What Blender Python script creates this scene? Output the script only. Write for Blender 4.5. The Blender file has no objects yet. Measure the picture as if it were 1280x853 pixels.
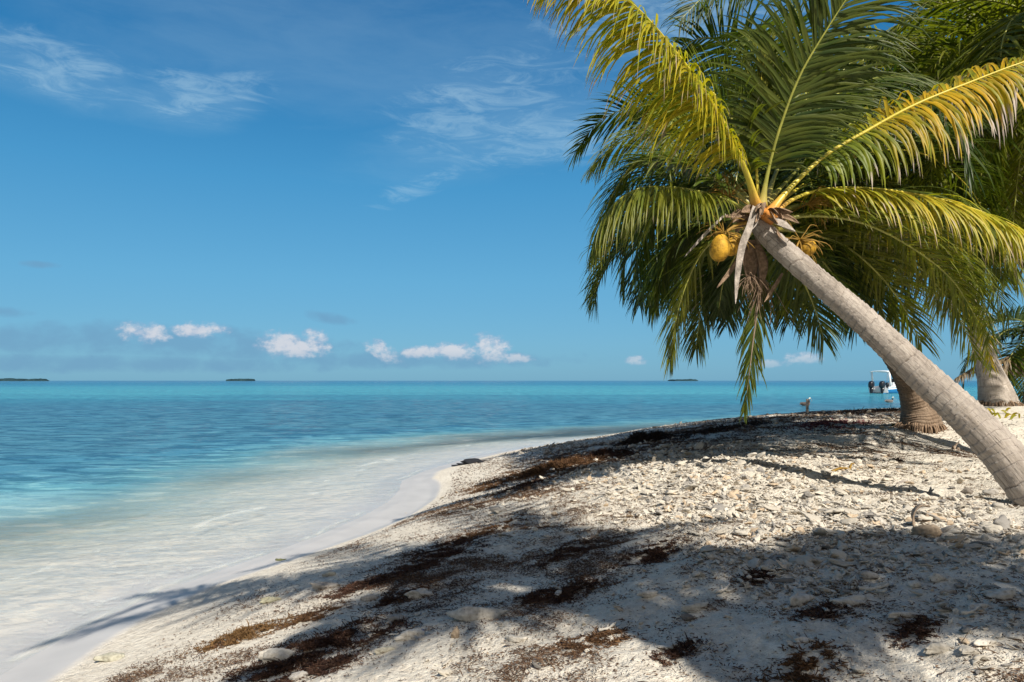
import bpy, math, random
import numpy as np
from math import radians, pi, sin, cos
from mathutils import Vector

random.seed(7)
RG = np.random.default_rng(11)
scene = bpy.context.scene
COL = scene.collection
F = 900.0; HZ = 476.0; CZ = 1.5          # focal length in photo pixels, horizon row, camera height

def P(px, py, d):                          # a world point seen at photo pixel (px,py) at distance d
    return np.array([(px - 640.0) * d / F, d, CZ + (HZ - py) * d / F])

SUN = np.array([0.36, -0.90, 1.0]); SUN /= np.linalg.norm(SUN)
SH = np.array([-SUN[0] / SUN[2], -SUN[1] / SUN[2]])   # shadow shift per metre of height

# ------------------------------------------------------------------ helpers
def tag(o, label=None, cat=None, group=None, kind=None):
    if label: o['label'] = label
    if cat: o['category'] = cat
    if group: o['group'] = group
    if kind: o['kind'] = kind
    return o

def empty(name, loc, label, cat, group=None):
    o = bpy.data.objects.new(name, None); COL.objects.link(o)
    o.location = loc; o.empty_display_size = .2
    return tag(o, label, cat, group)

def mesh_obj(name, verts, faces, mat, parent=None, origin=(0, 0, 0), smooth=True, attr=None, top=False):
    """verts Nx3; faces: int array (M,k) or list of arrays. Top objects sit at origin, children at their parent's."""
    me = bpy.data.meshes.new(name)
    verts = np.asarray(verts, dtype=np.float64) - np.asarray(origin)
    if not isinstance(faces, (list, tuple)): faces = [faces]
    faces = [np.asarray(f, dtype=np.int32) for f in faces if len(f)]
    me.vertices.add(len(verts)); me.vertices.foreach_set('co', verts.astype(np.float32).ravel())
    nl = sum(f.size for f in faces); npoly = sum(len(f) for f in faces)
    me.loops.add(nl); me.loops.foreach_set('vertex_index', np.concatenate([f.ravel() for f in faces]))
    me.polygons.add(npoly)
    tot = np.concatenate([np.full(len(f), f.shape[1], dtype=np.int32) for f in faces])
    st = np.concatenate([[0], np.cumsum(tot)[:-1]]).astype(np.int32)
    me.polygons.foreach_set('loop_start', st); me.polygons.foreach_set('loop_total', tot)
    me.polygons.foreach_set('use_smooth', np.full(npoly, bool(smooth)))
    if attr:
        for k, v in attr.items():
            v = np.asarray(v, dtype=np.float32)
            if v.ndim == 1:
                a = me.attributes.new(k, 'FLOAT', 'POINT'); a.data.foreach_set('value', v)
            else:
                if v.shape[1] == 3: v = np.concatenate([v, np.ones((len(v), 1), np.float32)], 1)
                a = me.attributes.new(k, 'FLOAT_COLOR', 'POINT'); a.data.foreach_set('color', v.ravel())
    me.update(calc_edges=True)
    me.materials.append(mat)
    o = bpy.data.objects.new(name, me); COL.objects.link(o)
    if parent is not None: o.parent = parent
    else: o.location = origin
    return o

def norm(v):
    v = np.asarray(v, float); return v / (np.linalg.norm(v, axis=-1, keepdims=True) + 1e-12)

def spline(pts, n, tt=None):
    """Catmull-Rom through pts (chord-length), n samples."""
    pts = np.asarray(pts, float)
    k = np.concatenate([[0], np.cumsum(np.linalg.norm(np.diff(pts[:, :3], axis=0), axis=1) + 1e-9)]); k /= k[-1]
    m = np.zeros_like(pts)
    for i in range(len(pts)):
        a, b = max(i - 1, 0), min(i + 1, len(pts) - 1)
        m[i] = (pts[b] - pts[a]) / (k[b] - k[a])
    t = np.linspace(0, 1, n) if tt is None else np.asarray(tt)
    i = np.clip(np.searchsorted(k, t, side='right') - 1, 0, len(pts) - 2)
    h = (k[i + 1] - k[i]); u = ((t - k[i]) / h)[:, None]; h = h[:, None]
    return ((2*u**3 - 3*u**2 + 1) * pts[i] + (u**3 - 2*u**2 + u) * h * m[i] + (-2*u**3 + 3*u**2) * pts[i+1] + (u**3 - u**2) * h * m[i+1])

def frames(c, hint=(0, 0, 1)):
    """parallel transported frame: tangent, side, normal"""
    T = norm(np.gradient(c, axis=0))
    S = np.zeros_like(T)
    s = np.cross(T[0], hint)
    if np.linalg.norm(s) < .05: s = np.cross(T[0], (0, 1, 0))
    s = s / np.linalg.norm(s)
    for i in range(len(T)):
        s = s - T[i] * np.dot(s, T[i]); s /= np.linalg.norm(s); S[i] = s
    return T, S, np.cross(S, T)

def tube(c, r, seg=12, flat=1.0, hint=(0, 0, 1), cap=True, rmod=None, off=0):
    """c Nx3 centre, r N radii -> verts, quads"""
    T, S, N = frames(c, hint)
    a = np.linspace(0, 2 * pi, seg, endpoint=False)
    R = np.asarray(r)[:, None] * np.ones(seg)[None]
    if rmod is not None: R = R * rmod
    V = c[:, None, :] + R[..., None] * (np.cos(a)[None, :, None] * S[:, None, :] + flat * np.sin(a)[None, :, None] * N[:, None, :])
    n = len(c); idx = np.arange(n * seg).reshape(n, seg)
    q = np.stack([idx[:-1], np.roll(idx[:-1], -1, 1), np.roll(idx[1:], -1, 1), idx[1:]], -1).reshape(-1, 4)
    V = V.reshape(-1, 3)
    fs = [q + off]
    if cap:
        V = np.vstack([V, c[0], c[-1]]); b, e = n * seg, n * seg + 1
        j = np.arange(seg); k = (j + 1) % seg
        fs.append(np.concatenate([np.stack([np.full(seg, b), k, j], 1), np.stack([np.full(seg, e), idx[-1][j], idx[-1][k]], 1)]) + off)
    return V, fs

class Acc:
    """collects verts/faces of many pieces into one mesh"""
    def __init__(s): s.v = []; s.f = {3: [], 4: []}; s.n = 0; s.a = []
    def add(s, V, fs, a=None):
        V = np.asarray(V, float); s.v.append(V)
        for f in (fs if isinstance(fs, (list, tuple)) else [fs]):
            f = np.asarray(f)
            if len(f): s.f[f.shape[1]].append(f + s.n)
        s.n += len(V)
        s.a.append(np.zeros((len(V), 3)) if a is None else np.broadcast_to(np.asarray(a, float), (len(V), 3)))
        return s
    def obj(s, name, mat, parent=None, origin=(0, 0, 0), smooth=True):
        fs = [np.concatenate(x) for x in s.f.values() if x]
        return mesh_obj(name, np.vstack(s.v), fs, mat, parent, origin, smooth, {'col': np.vstack(s.a)})

def box(c, d, rot=0.0):
    c = np.array(c, float); d = np.array(d, float) / 2
    V = np.array([[x, y, z] for x in (-1, 1) for y in (-1, 1) for z in (-1, 1)], float) * d
    if rot: V = V @ np.array([[cos(rot), sin(rot), 0], [-sin(rot), cos(rot), 0], [0, 0, 1]])
    return V + c, [np.array([[0, 1, 3, 2], [4, 6, 7, 5], [0, 4, 5, 1], [2, 3, 7, 6], [0, 2, 6, 4], [1, 5, 7, 3]])]

# ------------------------------------------------------------------ noise
_LAT = np.random.default_rng(3).random((256, 256))
_LAT3 = np.random.default_rng(4).random((64, 64, 64))
def vnoise(x, y):
    xi = np.floor(x).astype(int); yi = np.floor(y).astype(int); u = x - xi; v = y - yi
    u = u * u * (3 - 2 * u); v = v * v * (3 - 2 * v)
    a = _LAT[xi & 255, yi & 255]; b = _LAT[(xi + 1) & 255, yi & 255]; c = _LAT[xi & 255, (yi + 1) & 255]; d = _LAT[(xi + 1) & 255, (yi + 1) & 255]
    return (a * (1 - u) + b * u) * (1 - v) + (c * (1 - u) + d * u) * v
def fbm(x, y, o=4, s=0):
    x = np.asarray(x, float); y = np.asarray(y, float); r = 0; a = .5; t = 0
    for i in range(o):
        r = r + a * vnoise(x * 2**i + 17.3 * i + s, y * 2**i + 9.1 * i + s * 1.7); t += a; a *= .5
    return r / t
def noise3(p):
    i = np.floor(p).astype(int); f = p - i; f = f * f * (3 - 2 * f); r = 0
    for dx in (0, 1):
        for dy in (0, 1):
            for dz in (0, 1):
                w = (f[:, 0] if dx else 1 - f[:, 0]) * (f[:, 1] if dy else 1 - f[:, 1]) * (f[:, 2] if dz else 1 - f[:, 2])
                r = r + w * _LAT3[(i[:, 0] + dx) & 63, (i[:, 1] + dy) & 63, (i[:, 2] + dz) & 63]
    return r

# ------------------------------------------------------------------ terrain
SHORE = np.array([(-3.6, -60), (-2.9, -6), (-2.75, 0), (-2.62, 3), (-2.62, 4.75), (-2.35, 5.6), (-1.95, 6.8), (-1.62, 8.3), (-1.55, 9.6), (-1.7, 10.6), (-1.3, 12.6), (-.6, 14.5), (.6, 16.6), (2.4, 18.4), (4.6, 20), (8, 23), (12, 27), (18, 30), (30, 33), (70, 40)], float)
SHORE = spline(SHORE, 160)
def shore_dist(x, y):
    """signed distance to the waterline, + inland"""
    x = np.asarray(x, float); y = np.asarray(y, float)
    best = np.full(x.shape, 1e9); sg = np.ones(x.shape)
    for a, b in zip(SHORE[:-1], SHORE[1:]):
        d = b - a; L = d @ d
        t = np.clip(((x - a[0]) * d[0] + (y - a[1]) * d[1]) / L, 0, 1)
        qx = x - a[0] - t * d[0]; qy = y - a[1] - t * d[1]
        dd = qx * qx + qy * qy
        cr = d[0] * qy - d[1] * qx                 # >0: left of the segment = sea
        m = dd < best
        sg = np.where(m, np.where(cr > 0, -1.0, 1.0), sg); best = np.where(m, dd, best)
    return np.sqrt(best) * sg
def gfun(s):
    s = np.maximum(s, 0); return 1 - np.exp(-(s / 3.4) ** 1.35)
CTRL = [(640, 853, .47, 2.5), (1280, 853, .66, 2.0), (1285, 635, .705, 4.5), (1145, 530, .90, 10), (1245, 507, 1.09, 12),
        (900, 530, .79, 12), (1000, 516, .87, 14), (1060, 512, .88, 15.5), (1180, 509, .90, 17), (1280, 508, 1.0, 15), (1330, 507, 1.0, 18),
        (800, 546, .67, 11), (740, 600, .66, 6.3), (500, 780, .42, 3.2), (1400, 600, .9, 8), (900, 700, .7, 3.3), (760, 556, .55, 11.5)]
CX, CR = [], []
for px, py, z, d in CTRL:
    x = (px - 640) * d / F; s = float(shore_dist(np.array([x]), np.array([float(d)]))[0])
    zz = CZ + (HZ - py) * d / F
    CX.append((x, d)); CR.append(zz / max(float(gfun(s)), .2))
CX = np.array(CX); CR = np.array(CR)
def base_h(x, y, s=None):
    x = np.asarray(x, float); y = np.asarray(y, float)
    if s is None: s = shore_dist(x, y)
    num = np.full(x.shape, .85 * .03); den = np.full(x.shape, .03)
    for (a, b), r in zip(CX, CR):
        w = 1 / ((x - a) ** 2 + (y - b) ** 2 + .8) ** 1.5
        num += w * r; den += w
    H = num / den
    sea = -np.minimum(np.maximum(-s, 0) * .075, .9 + np.maximum(-s - 12, 0) * .012)
    return np.where(s > 0, H * gfun(s), np.maximum(sea, -6.0))
def ground_h(x, y):
    x = np.asarray(x, float); y = np.asarray(y, float)
    s = shore_dist(x, y); h = base_h(x, y, s)
    inl = .075 * np.exp(-((x + 1.28) / .42) ** 2 - ((y - 8.7) / 1.7) ** 2) + .03 * np.exp(-((x + 1.75) / .5) ** 2 - ((y - 6.8) / 1.5) ** 2)
    h = np.where(s > 0, np.maximum(h - inl, np.minimum(h, .018 + .01 * s)), h)
    k = np.clip((s - .9) / 2.5, 0, 1)
    det = (fbm(x * 1.1, y * 1.1, 3) - .5) * .13 + (fbm(x * 4.2, y * 4.2, 3, 5) - .5) * .055 + (fbm(x * 14, y * 14, 3, 9) - .5) * .028
    near = (fbm(x * 3.0 + 40, y * 3.0, 2, 2) - .5)
    det = det - .05 * np.clip(near * 4 - .6, 0, 1) * np.clip(1 - y / 12, 0, 1)
    crest = np.clip((y - 9) / 3, 0, 1)
    return h + det * k * (1 - .55 * crest) + np.where(s < 0, (fbm(x * 1.5, y * 3, 2) - .5) * .03 * np.clip(-s / 2, 0, 1), 0)
def hit(px, py, d0=1.6, d1=45.):
    d = np.linspace(d0, d1, 4000) if d1 < 60 else np.linspace(d0, d1, 8000)
    x = (px - 640) * d / F; z = CZ + (HZ - py) * d / F
    g = ground_h(x, d); b = np.where(z < g)[0]
    if not len(b): return None
    i = b[0]; return np.array([x[i], d[i], g[i]])
def sinh_axis(c, n, lo, hi, k):
    """spacing fine around c"""
    t = np.linspace(-1, 1, n)
    return t
def axis(segs):
    """segs: list of (start, end, step0, step1) graded"""
    out = []
    for a, b, s0, s1 in segs:
        p = a
        L = b - a
        while p < b - 1e-6:
            out.append(p); u = (p - a) / L
            p += s0 * (s1 / s0) ** u
    out.append(segs[-1][1])
    return np.array(out)
def grid(xs, ys, zf):
    X, Y = np.meshgrid(xs, ys); x = X.ravel(); y = Y.ravel()
    nx, ny = len(xs), len(ys); i = np.arange(nx * ny).reshape(ny, nx)
    q = np.stack([i[:-1, :-1], i[:-1, 1:], i[1:, 1:], i[1:, :-1]], -1).reshape(-1, 4)
    z = zf(x, y)
    return np.stack([x, y, z], 1), q

# ------------------------------------------------------------------ node DSL
class NT:
    def __init__(s, nt): s.t = nt; s.n = nt.nodes; s.l = nt.links
    def new(s, ty, **kw):
        n = s.n.new(ty)
        for k, v in kw.items(): setattr(n, k, v)
        return n
    def put(s, inp, v):
        if v is None: return
        if isinstance(v, bpy.types.NodeSocket): s.l.new(v, inp)
        else:
            if hasattr(inp.default_value, '__len__') and not hasattr(v, '__len__'): v = (v, v, v)
            if hasattr(inp.default_value, '__len__') and len(inp.default_value) == 4 and len(v) == 3: v = (*v, 1)
            inp.default_value = v
    def m(s, op, a, b=None, c=None, clamp=False):
        n = s.new('ShaderNodeMath', operation=op, use_clamp=clamp); s.put(n.inputs[0], a)
        if b is not None: s.put(n.inputs[1], b)
        if c is not None: s.put(n.inputs[2], c)
        return n.outputs[0]
    def mix(s, f, a, b, mode='MIX'):
        n = s.new('ShaderNodeMix', data_type='RGBA', blend_type=mode)
        s.put(n.inputs[0], f); s.put(n.inputs[6], a); s.put(n.inputs[7], b); return n.outputs[2]
    def ss(s, v, a, b, lo=0., hi=1.):
        n = s.new('ShaderNodeMapRange', interpolation_type='SMOOTHSTEP'); s.put(n.inputs[0], v)
        n.inputs[1].default_value = a; n.inputs[2].default_value = b; n.inputs[3].default_value = lo; n.inputs[4].default_value = hi
        return n.outputs[0]
    def lin(s, v, a, b, lo=0., hi=1.):
        n = s.new('ShaderNodeMapRange'); s.put(n.inputs[0], v)
        n.inputs[1].default_value = a; n.inputs[2].default_value = b; n.inputs[3].default_value = lo; n.inputs[4].default_value = hi
        return n.outputs[0]
    def noise(s, vec, scale, detail=3, rough=.5, dist=0.):
        n = s.new('ShaderNodeTexNoise'); s.put(n.inputs['Vector'], vec)
        n.inputs['Scale'].default_value = scale; n.inputs['Detail'].default_value = detail
        n.inputs['Roughness'].default_value = rough; n.inputs['Distortion'].default_value = dist
        return n.outputs[0]
    def vor(s, vec, scale, feature='F1'):
        n = s.new('ShaderNodeTexVoronoi', feature=feature); s.put(n.inputs['Vector'], vec); n.inputs['Scale'].default_value = scale
        return n.outputs[0]
    def mapv(s, vec, scale=(1, 1, 1), loc=(0, 0, 0), rot=(0, 0, 0)):
        n = s.new('ShaderNodeMapping'); s.put(n.inputs[0], vec)
        n.inputs['Scale'].default_value = scale; n.inputs['Location'].default_value = loc; n.inputs['Rotation'].default_value = rot
        return n.outputs[0]
    def attr(s, name, out='Fac'):
        n = s.new('ShaderNodeAttribute', attribute_name=name); return n.outputs[out]
    def sep(s, c):
        n = s.new('ShaderNodeSeparateColor'); s.put(n.inputs[0], c); return n.outputs
    def sepx(s, c):
        n = s.new('ShaderNodeSeparateXYZ'); s.put(n.inputs[0], c); return n.outputs
    def ramp(s, f, stops, interp='LINEAR'):
        n = s.new('ShaderNodeValToRGB'); s.put(n.inputs[0], f); r = n.color_ramp; r.interpolation = interp
        while len(r.elements) < len(stops): r.elements.new(.5)
        for e, (p, c) in zip(r.elements, stops): e.position = p; e.color = (*c, 1)
        return n.outputs[0]
    def bump(s, h, strength=.3, dist=.01, normal=None):
        n = s.new('ShaderNodeBump'); s.put(n.inputs['Height'], h); s.put(n.inputs['Strength'], strength); n.inputs['Distance'].default_value = dist
        if normal is not None: s.put(n.inputs['Normal'], normal)
        return n.outputs[0]
def new_mat(name):
    m = bpy.data.materials.new(name); m.use_nodes = True; m.node_tree.nodes.clear()
    t = NT(m.node_tree); t.out = t.new('ShaderNodeOutputMaterial'); return m, t
def bsdf(t, col, rough=.8, spec=.3, normal=None, metal=0.):
    b = t.new('ShaderNodeBsdfPrincipled'); t.put(b.inputs['Base Color'], col); t.put(b.inputs['Roughness'], rough)
    t.put(b.inputs['Specular IOR Level'], spec); t.put(b.inputs['Metallic'], metal)
    if normal is not None: t.put(b.inputs['Normal'], normal)
    return b.outputs[0]
def pos(t): return t.new('ShaderNodeNewGeometry').outputs['Position']
def objc(t): return t.new('ShaderNodeTexCoord').outputs['Object']
def simple(name, col, rough=.6, spec=.3, var=.25, scale=8., bump=.2, metal=0.):
    m, t = new_mat(name); v = objc(t); n = t.noise(v, scale, 4, .6)
    c = t.mix(t.lin(n, .3, .7), [x * (1 - var) for x in col], [min(x * (1 + var), 1) for x in col])
    t.l.new(bsdf(t, c, rough, spec, t.bump(t.noise(v, scale * 5, 3), bump, .01), metal), t.out.inputs[0]); return m

# ------------------------------------------------------------------ materials
def mat_sand():
    m, t = new_mat('sand'); p = pos(t)
    a = t.sep(t.attr('col', 'Color'))        # r: wetness, g: litter density, b: seabed grass
    base = t.mix(t.lin(t.noise(p, 1.3, 4), .3, .7), (.71, .64, .53), (.80, .74, .63))
    base = t.mix(t.lin(t.noise(p, 26, 4, .7), .42, .72), base, (.52, .45, .36))
    gr = t.noise(p, 330, 2, .6)
    base = t.mix(t.lin(gr, .56, .78, 0, .65), base, (.36, .30, .235))
    base = t.mix(t.lin(gr, .46, .26, 0, .6), base, (.86, .81, .72))
    # little dark flecks of dried weed, as thick as the litter map says
    sp = t.noise(t.mapv(p, (1, 1.5, 1)), 95, 3, .65); thr = t.lin(a[1], 0, 1, .70, .47)
    fl = t.m('MULTIPLY', t.m('SUBTRACT', sp, thr), 22, clamp=True)
    sp2 = t.noise(t.mapv(p, (1.3, 1.8, 1)), 34, 4, .7); fl2 = t.m('MULTIPLY', t.m('SUBTRACT', sp2, t.lin(a[1], 0, 1, .80, .535)), 20, clamp=True)
    fl = t.m('MULTIPLY', t.m('MAXIMUM', fl, fl2), t.ss(a[1], .01, .12))
    base = t.mix(t.m('MULTIPLY', fl, .85), base, t.mix(t.lin(t.noise(p, 60, 2), .35, .65), (.085, .045, .028), (.17, .10, .06)))
    wetc = t.mix(t.lin(t.noise(p, 3, 3), .3, .7), (.40, .385, .37), (.47, .45, .43))
    base = t.mix(a[0], base, wetc)
    sr = t.noise(t.mapv(p, (4.0, 7.5, 1), (0, 0, 0), (0, 0, .5)), 1.0, 4, .62, .8)
    base = t.mix(t.m('MULTIPLY', a[0], t.m('MULTIPLY', t.ss(t.sepx(p)[2], .0, -.05), .55)), base, t.mix(t.ss(sr, .42, .60), (.48, .47, .42), (.76, .69, .56)))
    # seabed: pale sand giving way to sea grass
    base = t.mix(a[2], base, t.mix(t.lin(t.noise(p, .8, 4), .35, .65), (.10, .24, .27), (.20, .36, .38)))
    h = t.m('ADD', t.m('MULTIPLY', t.noise(p, 120, 4, .7), .5), t.m('MULTIPLY', t.noise(p, 24, 4, .65), 1.5))
    nb = t.bump(h, t.lin(a[0], 0, 1, .9, .04), .024)
    t.l.new(bsdf(t, base, t.lin(a[0], 0, 1, .95, .45), t.lin(a[0], 0, 1, .12, .22), nb), t.out.inputs[0])
    return m

def mat_water():
    m, t = new_mat('water'); p = pos(t)
    g = t.sep(t.attr('col', 'Color'))        # r: opacity of the water body, g: band 0..1, b: ripple strength
    q = t.mapv(p, (.035, .16, 1)); q2 = t.mapv(p, (.9, 2.2, 1)); q3 = t.mapv(p, (.006, .03, 1))
    pat = t.noise(q, 1.0, 5, .6); patf = t.noise(q3, 1.0, 4, .55); fin = t.noise(q2, 1.0, 4, .65)
    f = t.m('ADD', g[1], t.m('MULTIPLY', t.m('SUBTRACT', patf, .5), .22))
    f = t.m('ADD', f, t.m('MULTIPLY', t.m('SUBTRACT', pat, .5), .20))
    body = t.ramp(f, [(0., (.52, .60, .54)), (.05, (.34, .52, .52)), (.10, (.13, .33, .38)), (.16, (.055, .185, .26)), (.24, (.055, .170, .235)), (.44, (.045, .160, .235)), (.52, (.040, .20, .28)),
                      (.60, (.070, .32, .38)), (.68, (.045, .28, .355)), (.78, (.010, .17, .29)), (1., (.006, .11, .24))])
    # pale sandy holes in the grass and darker coral heads
    body = t.mix(t.m('MULTIPLY', t.ss(pat, .60, .72), .35), body, (.07, .33, .38))
    body = t.mix(t.m('MULTIPLY', t.ss(t.noise(t.mapv(p, (.09, .30, 1), (7, 3, 0)), 1.0, 3, .6), .56, .70), .40), body, (.010, .07, .15))
    dark = t.mix(1.0, body, (.42, .52, .60), 'MULTIPLY')  # ripple contrast painted into the body colour: dark faces here, light ones below
    body = t.mix(t.m('MULTIPLY', t.ss(fin, .54, .44, 0, 1.), t.ss(g[1], .05, .16)), body, dark)
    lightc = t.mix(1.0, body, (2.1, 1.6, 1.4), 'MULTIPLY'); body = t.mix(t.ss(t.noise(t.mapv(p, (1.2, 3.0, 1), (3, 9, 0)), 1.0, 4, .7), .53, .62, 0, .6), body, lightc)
    h = t.m('ADD', t.m('ADD', t.m('MULTIPLY', t.noise(t.mapv(p, (5.5, 9., 1), (0, 0, 0), (0, 0, .25)), 1.0, 3, .6), .30), t.m('MULTIPLY', t.noise(t.mapv(p, (1.0, 2.0, 1), (0, 0, 0), (0, 0, .12)), 1.0, 6, .64), 1.0)), t.m('MULTIPLY', t.noise(t.mapv(p, (.16, .36, 1)), 1.0, 5, .62), 3.0))
    nb = t.bump(h, g[2], .17)
    fr = t.new('ShaderNodeFresnel'); fr.inputs[0].default_value = 1.33; t.l.new(nb, fr.inputs['Normal'])
    fac = t.m('MULTIPLY', t.m('MINIMUM', fr.outputs[0], .75), t.lin(g[0], 0, 1, .42, .80))
    dif = t.new('ShaderNodeBsdfDiffuse'); t.put(dif.inputs[0], body)
    tr = t.new('ShaderNodeBsdfTransparent'); t.put(tr.inputs[0], t.mix(t.m('MULTIPLY', g[0], 1.0), (1, 1, 1), (.70, .93, .95)))
    gl = t.new('ShaderNodeBsdfGlossy'); gl.inputs['Roughness'].default_value = .05; t.l.new(nb, gl.inputs['Normal']); t.put(gl.inputs[0], (.9, .95, 1))
    # thin foam strings and sandy froth, doubling as caustic light painted into the shallows
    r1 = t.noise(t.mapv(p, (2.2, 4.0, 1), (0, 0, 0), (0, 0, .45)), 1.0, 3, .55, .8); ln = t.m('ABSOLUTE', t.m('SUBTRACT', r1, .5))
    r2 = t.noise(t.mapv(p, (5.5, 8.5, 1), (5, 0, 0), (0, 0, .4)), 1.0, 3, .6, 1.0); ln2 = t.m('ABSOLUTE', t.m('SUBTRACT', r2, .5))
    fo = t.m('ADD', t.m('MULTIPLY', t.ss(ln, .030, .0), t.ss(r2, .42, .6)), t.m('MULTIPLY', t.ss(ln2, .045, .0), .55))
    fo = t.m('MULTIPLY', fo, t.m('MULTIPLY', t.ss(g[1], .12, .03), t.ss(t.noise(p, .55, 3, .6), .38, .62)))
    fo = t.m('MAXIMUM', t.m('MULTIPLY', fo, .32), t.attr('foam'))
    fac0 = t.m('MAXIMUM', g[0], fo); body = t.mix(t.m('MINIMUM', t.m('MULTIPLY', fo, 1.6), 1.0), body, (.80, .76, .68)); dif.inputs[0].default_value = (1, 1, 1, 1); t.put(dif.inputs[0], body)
    mx = t.new('ShaderNodeMixShader'); t.l.new(fac0, mx.inputs[0]); t.l.new(tr.outputs[0], mx.inputs[1]); t.l.new(dif.outputs[0], mx.inputs[2])
    m2 = t.new('ShaderNodeMixShader'); t.l.new(fac, m2.inputs[0]); t.l.new(mx.outputs[0], m2.inputs[1]); t.l.new(gl.outputs[0], m2.inputs[2])
    t.l.new(m2.outputs[0], t.out.inputs[0]); return m

def mat_leaf(name, c0, c1, yel, yamt, tipc, tip0, trans=.35, tcol=None, grad=False):
    """col attr: r along the leaflet, g random per leaflet, b along the frond"""
    m, t = new_mat(name); a = t.sep(t.attr('col', 'Color'))
    n = t.noise(objc(t), 9, 3)
    c = t.mix(a[1], c0, c1)
    if grad: yamt = t.m('MULTIPLY', t.ss(a[2], .28, .52), yamt); tip0 = t.m('SUBTRACT', tip0, t.m('MULTIPLY', t.ss(a[2], .42, .8), .30))
    c = t.mix(t.m('MULTIPLY', t.lin(t.m('ADD', t.m('MULTIPLY', t.m('FRACT', t.m('MULTIPLY', a[1], 7.31)), .6), n), .45, 1.05), yamt), c, yel)
    thr = t.m('ADD', tip0, t.m('MULTIPLY', t.m('FRACT', t.m('MULTIPLY', a[1], 13.7)), .35))
    k = t.m('MULTIPLY', t.m('SUBTRACT', t.m('ADD', a[0], t.m('MULTIPLY', t.m('SUBTRACT', n, .5), .3)), thr), 9, clamp=True)
    tc = t.mix(t.m('FRACT', t.m('MULTIPLY', a[1], 5.17)), tipc, [x * .35 for x in tipc])
    pr = bsdf(t, t.mix(k, c, tc), .45, .32)
    tb = t.new('ShaderNodeBsdfTranslucent')
    t.put(tb.inputs[0], t.mix(k, t.mix(1.0, c, tcol or (1.5, 1.7, .55), 'MULTIPLY'), tc))
    mx = t.new('ShaderNodeMixShader'); mx.inputs[0].default_value = trans
    t.l.new(pr, mx.inputs[1]); t.l.new(tb.outputs[0], mx.inputs[2]); t.l.new(mx.outputs[0], t.out.inputs[0]); return m

def mat_stalk(name, c0, c1, base):
    m, t = new_mat(name); a = t.sep(t.attr('col', 'Color')); v = objc(t)
    c = t.mix(t.lin(t.noise(v, 12, 4, .6), .3, .7), c0, c1)
    c = t.mix(t.ss(a[0], .12, .0), c, base)
    c = t.mix(t.lin(t.noise(t.mapv(v, (1, 1, 1)), 60, 3, .7), .62, .70, 0, .6), c, (.14, .10, .05))
    t.l.new(bsdf(t, c, .38, .5), t.out.inputs[0]); return m

def mat_bark(name, c0, c1, cd, sc=1., rings=28.):
    """col attr: r = along the trunk (m), g = around (0..1), b = ridge phase"""
    m, t = new_mat(name); a = t.sep(t.attr('col', 'Color'))
    cs = t.new('ShaderNodeCombineXYZ'); u = t.m('MULTIPLY', a[1], 2 * pi)
    t.put(cs.inputs[0], t.m('COSINE', u)); t.put(cs.inputs[1], t.m('SINE', u)); t.put(cs.inputs[2], t.m('MULTIPLY', a[0], 1.0)); v = cs.outputs[0]
    n1 = t.noise(t.mapv(v, (1.2, 1.2, 5)), 1, 4, .6); n2 = t.noise(t.mapv(v, (14, 14, 9)), 1, 4, .65)
    c = t.mix(t.lin(n1, .3, .7), c0, c1)
    c = t.mix(t.lin(n2, .56, .76, 0, .65), c, cd)
    c = t.mix(t.lin(t.noise(t.mapv(v, (1.6, 1.6, 2.2), (4, 2, 0)), 1, 4, .7), .52, .66, 0, .55), c, t.mix(1.0, c, (.55, .52, .48), 'MULTIPLY'))
    # leaf-scar lines
    c = t.mix(t.m('MULTIPLY', t.m('MULTIPLY', t.ss(a[2], .16, .0), t.ss(n1, .38, .56)), .85), c, cd)
    # vertical cracks
    cr = t.noise(t.mapv(v, (34, 34, 7)), 1, 4, .75)
    c = t.mix(t.lin(cr, .57, .65, 0, .85), c, [x * .55 for x in cd])
    pit = t.noise(t.mapv(v, (7, 7, 26)), 1, 2, .5); c = t.mix(t.lin(pit, .735, .76, 0, .9), c, (.03, .022, .016))
    h = t.m('SUBTRACT', t.m('MULTIPLY', n2, .6), t.m('MULTIPLY', t.lin(cr, .58, .70), .9))
    h = t.m('ADD', h, t.m('MULTIPLY', t.noise(t.mapv(v, (4, 4, 40)), 1, 3, .6), .8))
    t.l.new(bsdf(t, c, .88, .15, t.bump(h, .8, .012 * sc)), t.out.inputs[0]); return m

def mat_attr(name, rough=.85, spec=.15, bump=.5, sc=60., pits=True):
    """colour from the col attribute, with grain"""
    m, t = new_mat(name); c = t.attr('col', 'Color'); v = objc(t)
    n = t.noise(v, sc, 4, .65)
    c2 = t.mix(t.lin(n, .35, .7), c, t.mix(1.0, c, (.62, .60, .58), 'MULTIPLY'))
    if pits: c2 = t.mix(t.lin(t.noise(v, sc * 2.2, 2), .67, .73, 0, .7), c2, (.10, .085, .07))
    t.l.new(bsdf(t, c2, rough, spec, t.bump(n, bump, .006)), t.out.inputs[0]); return m

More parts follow.
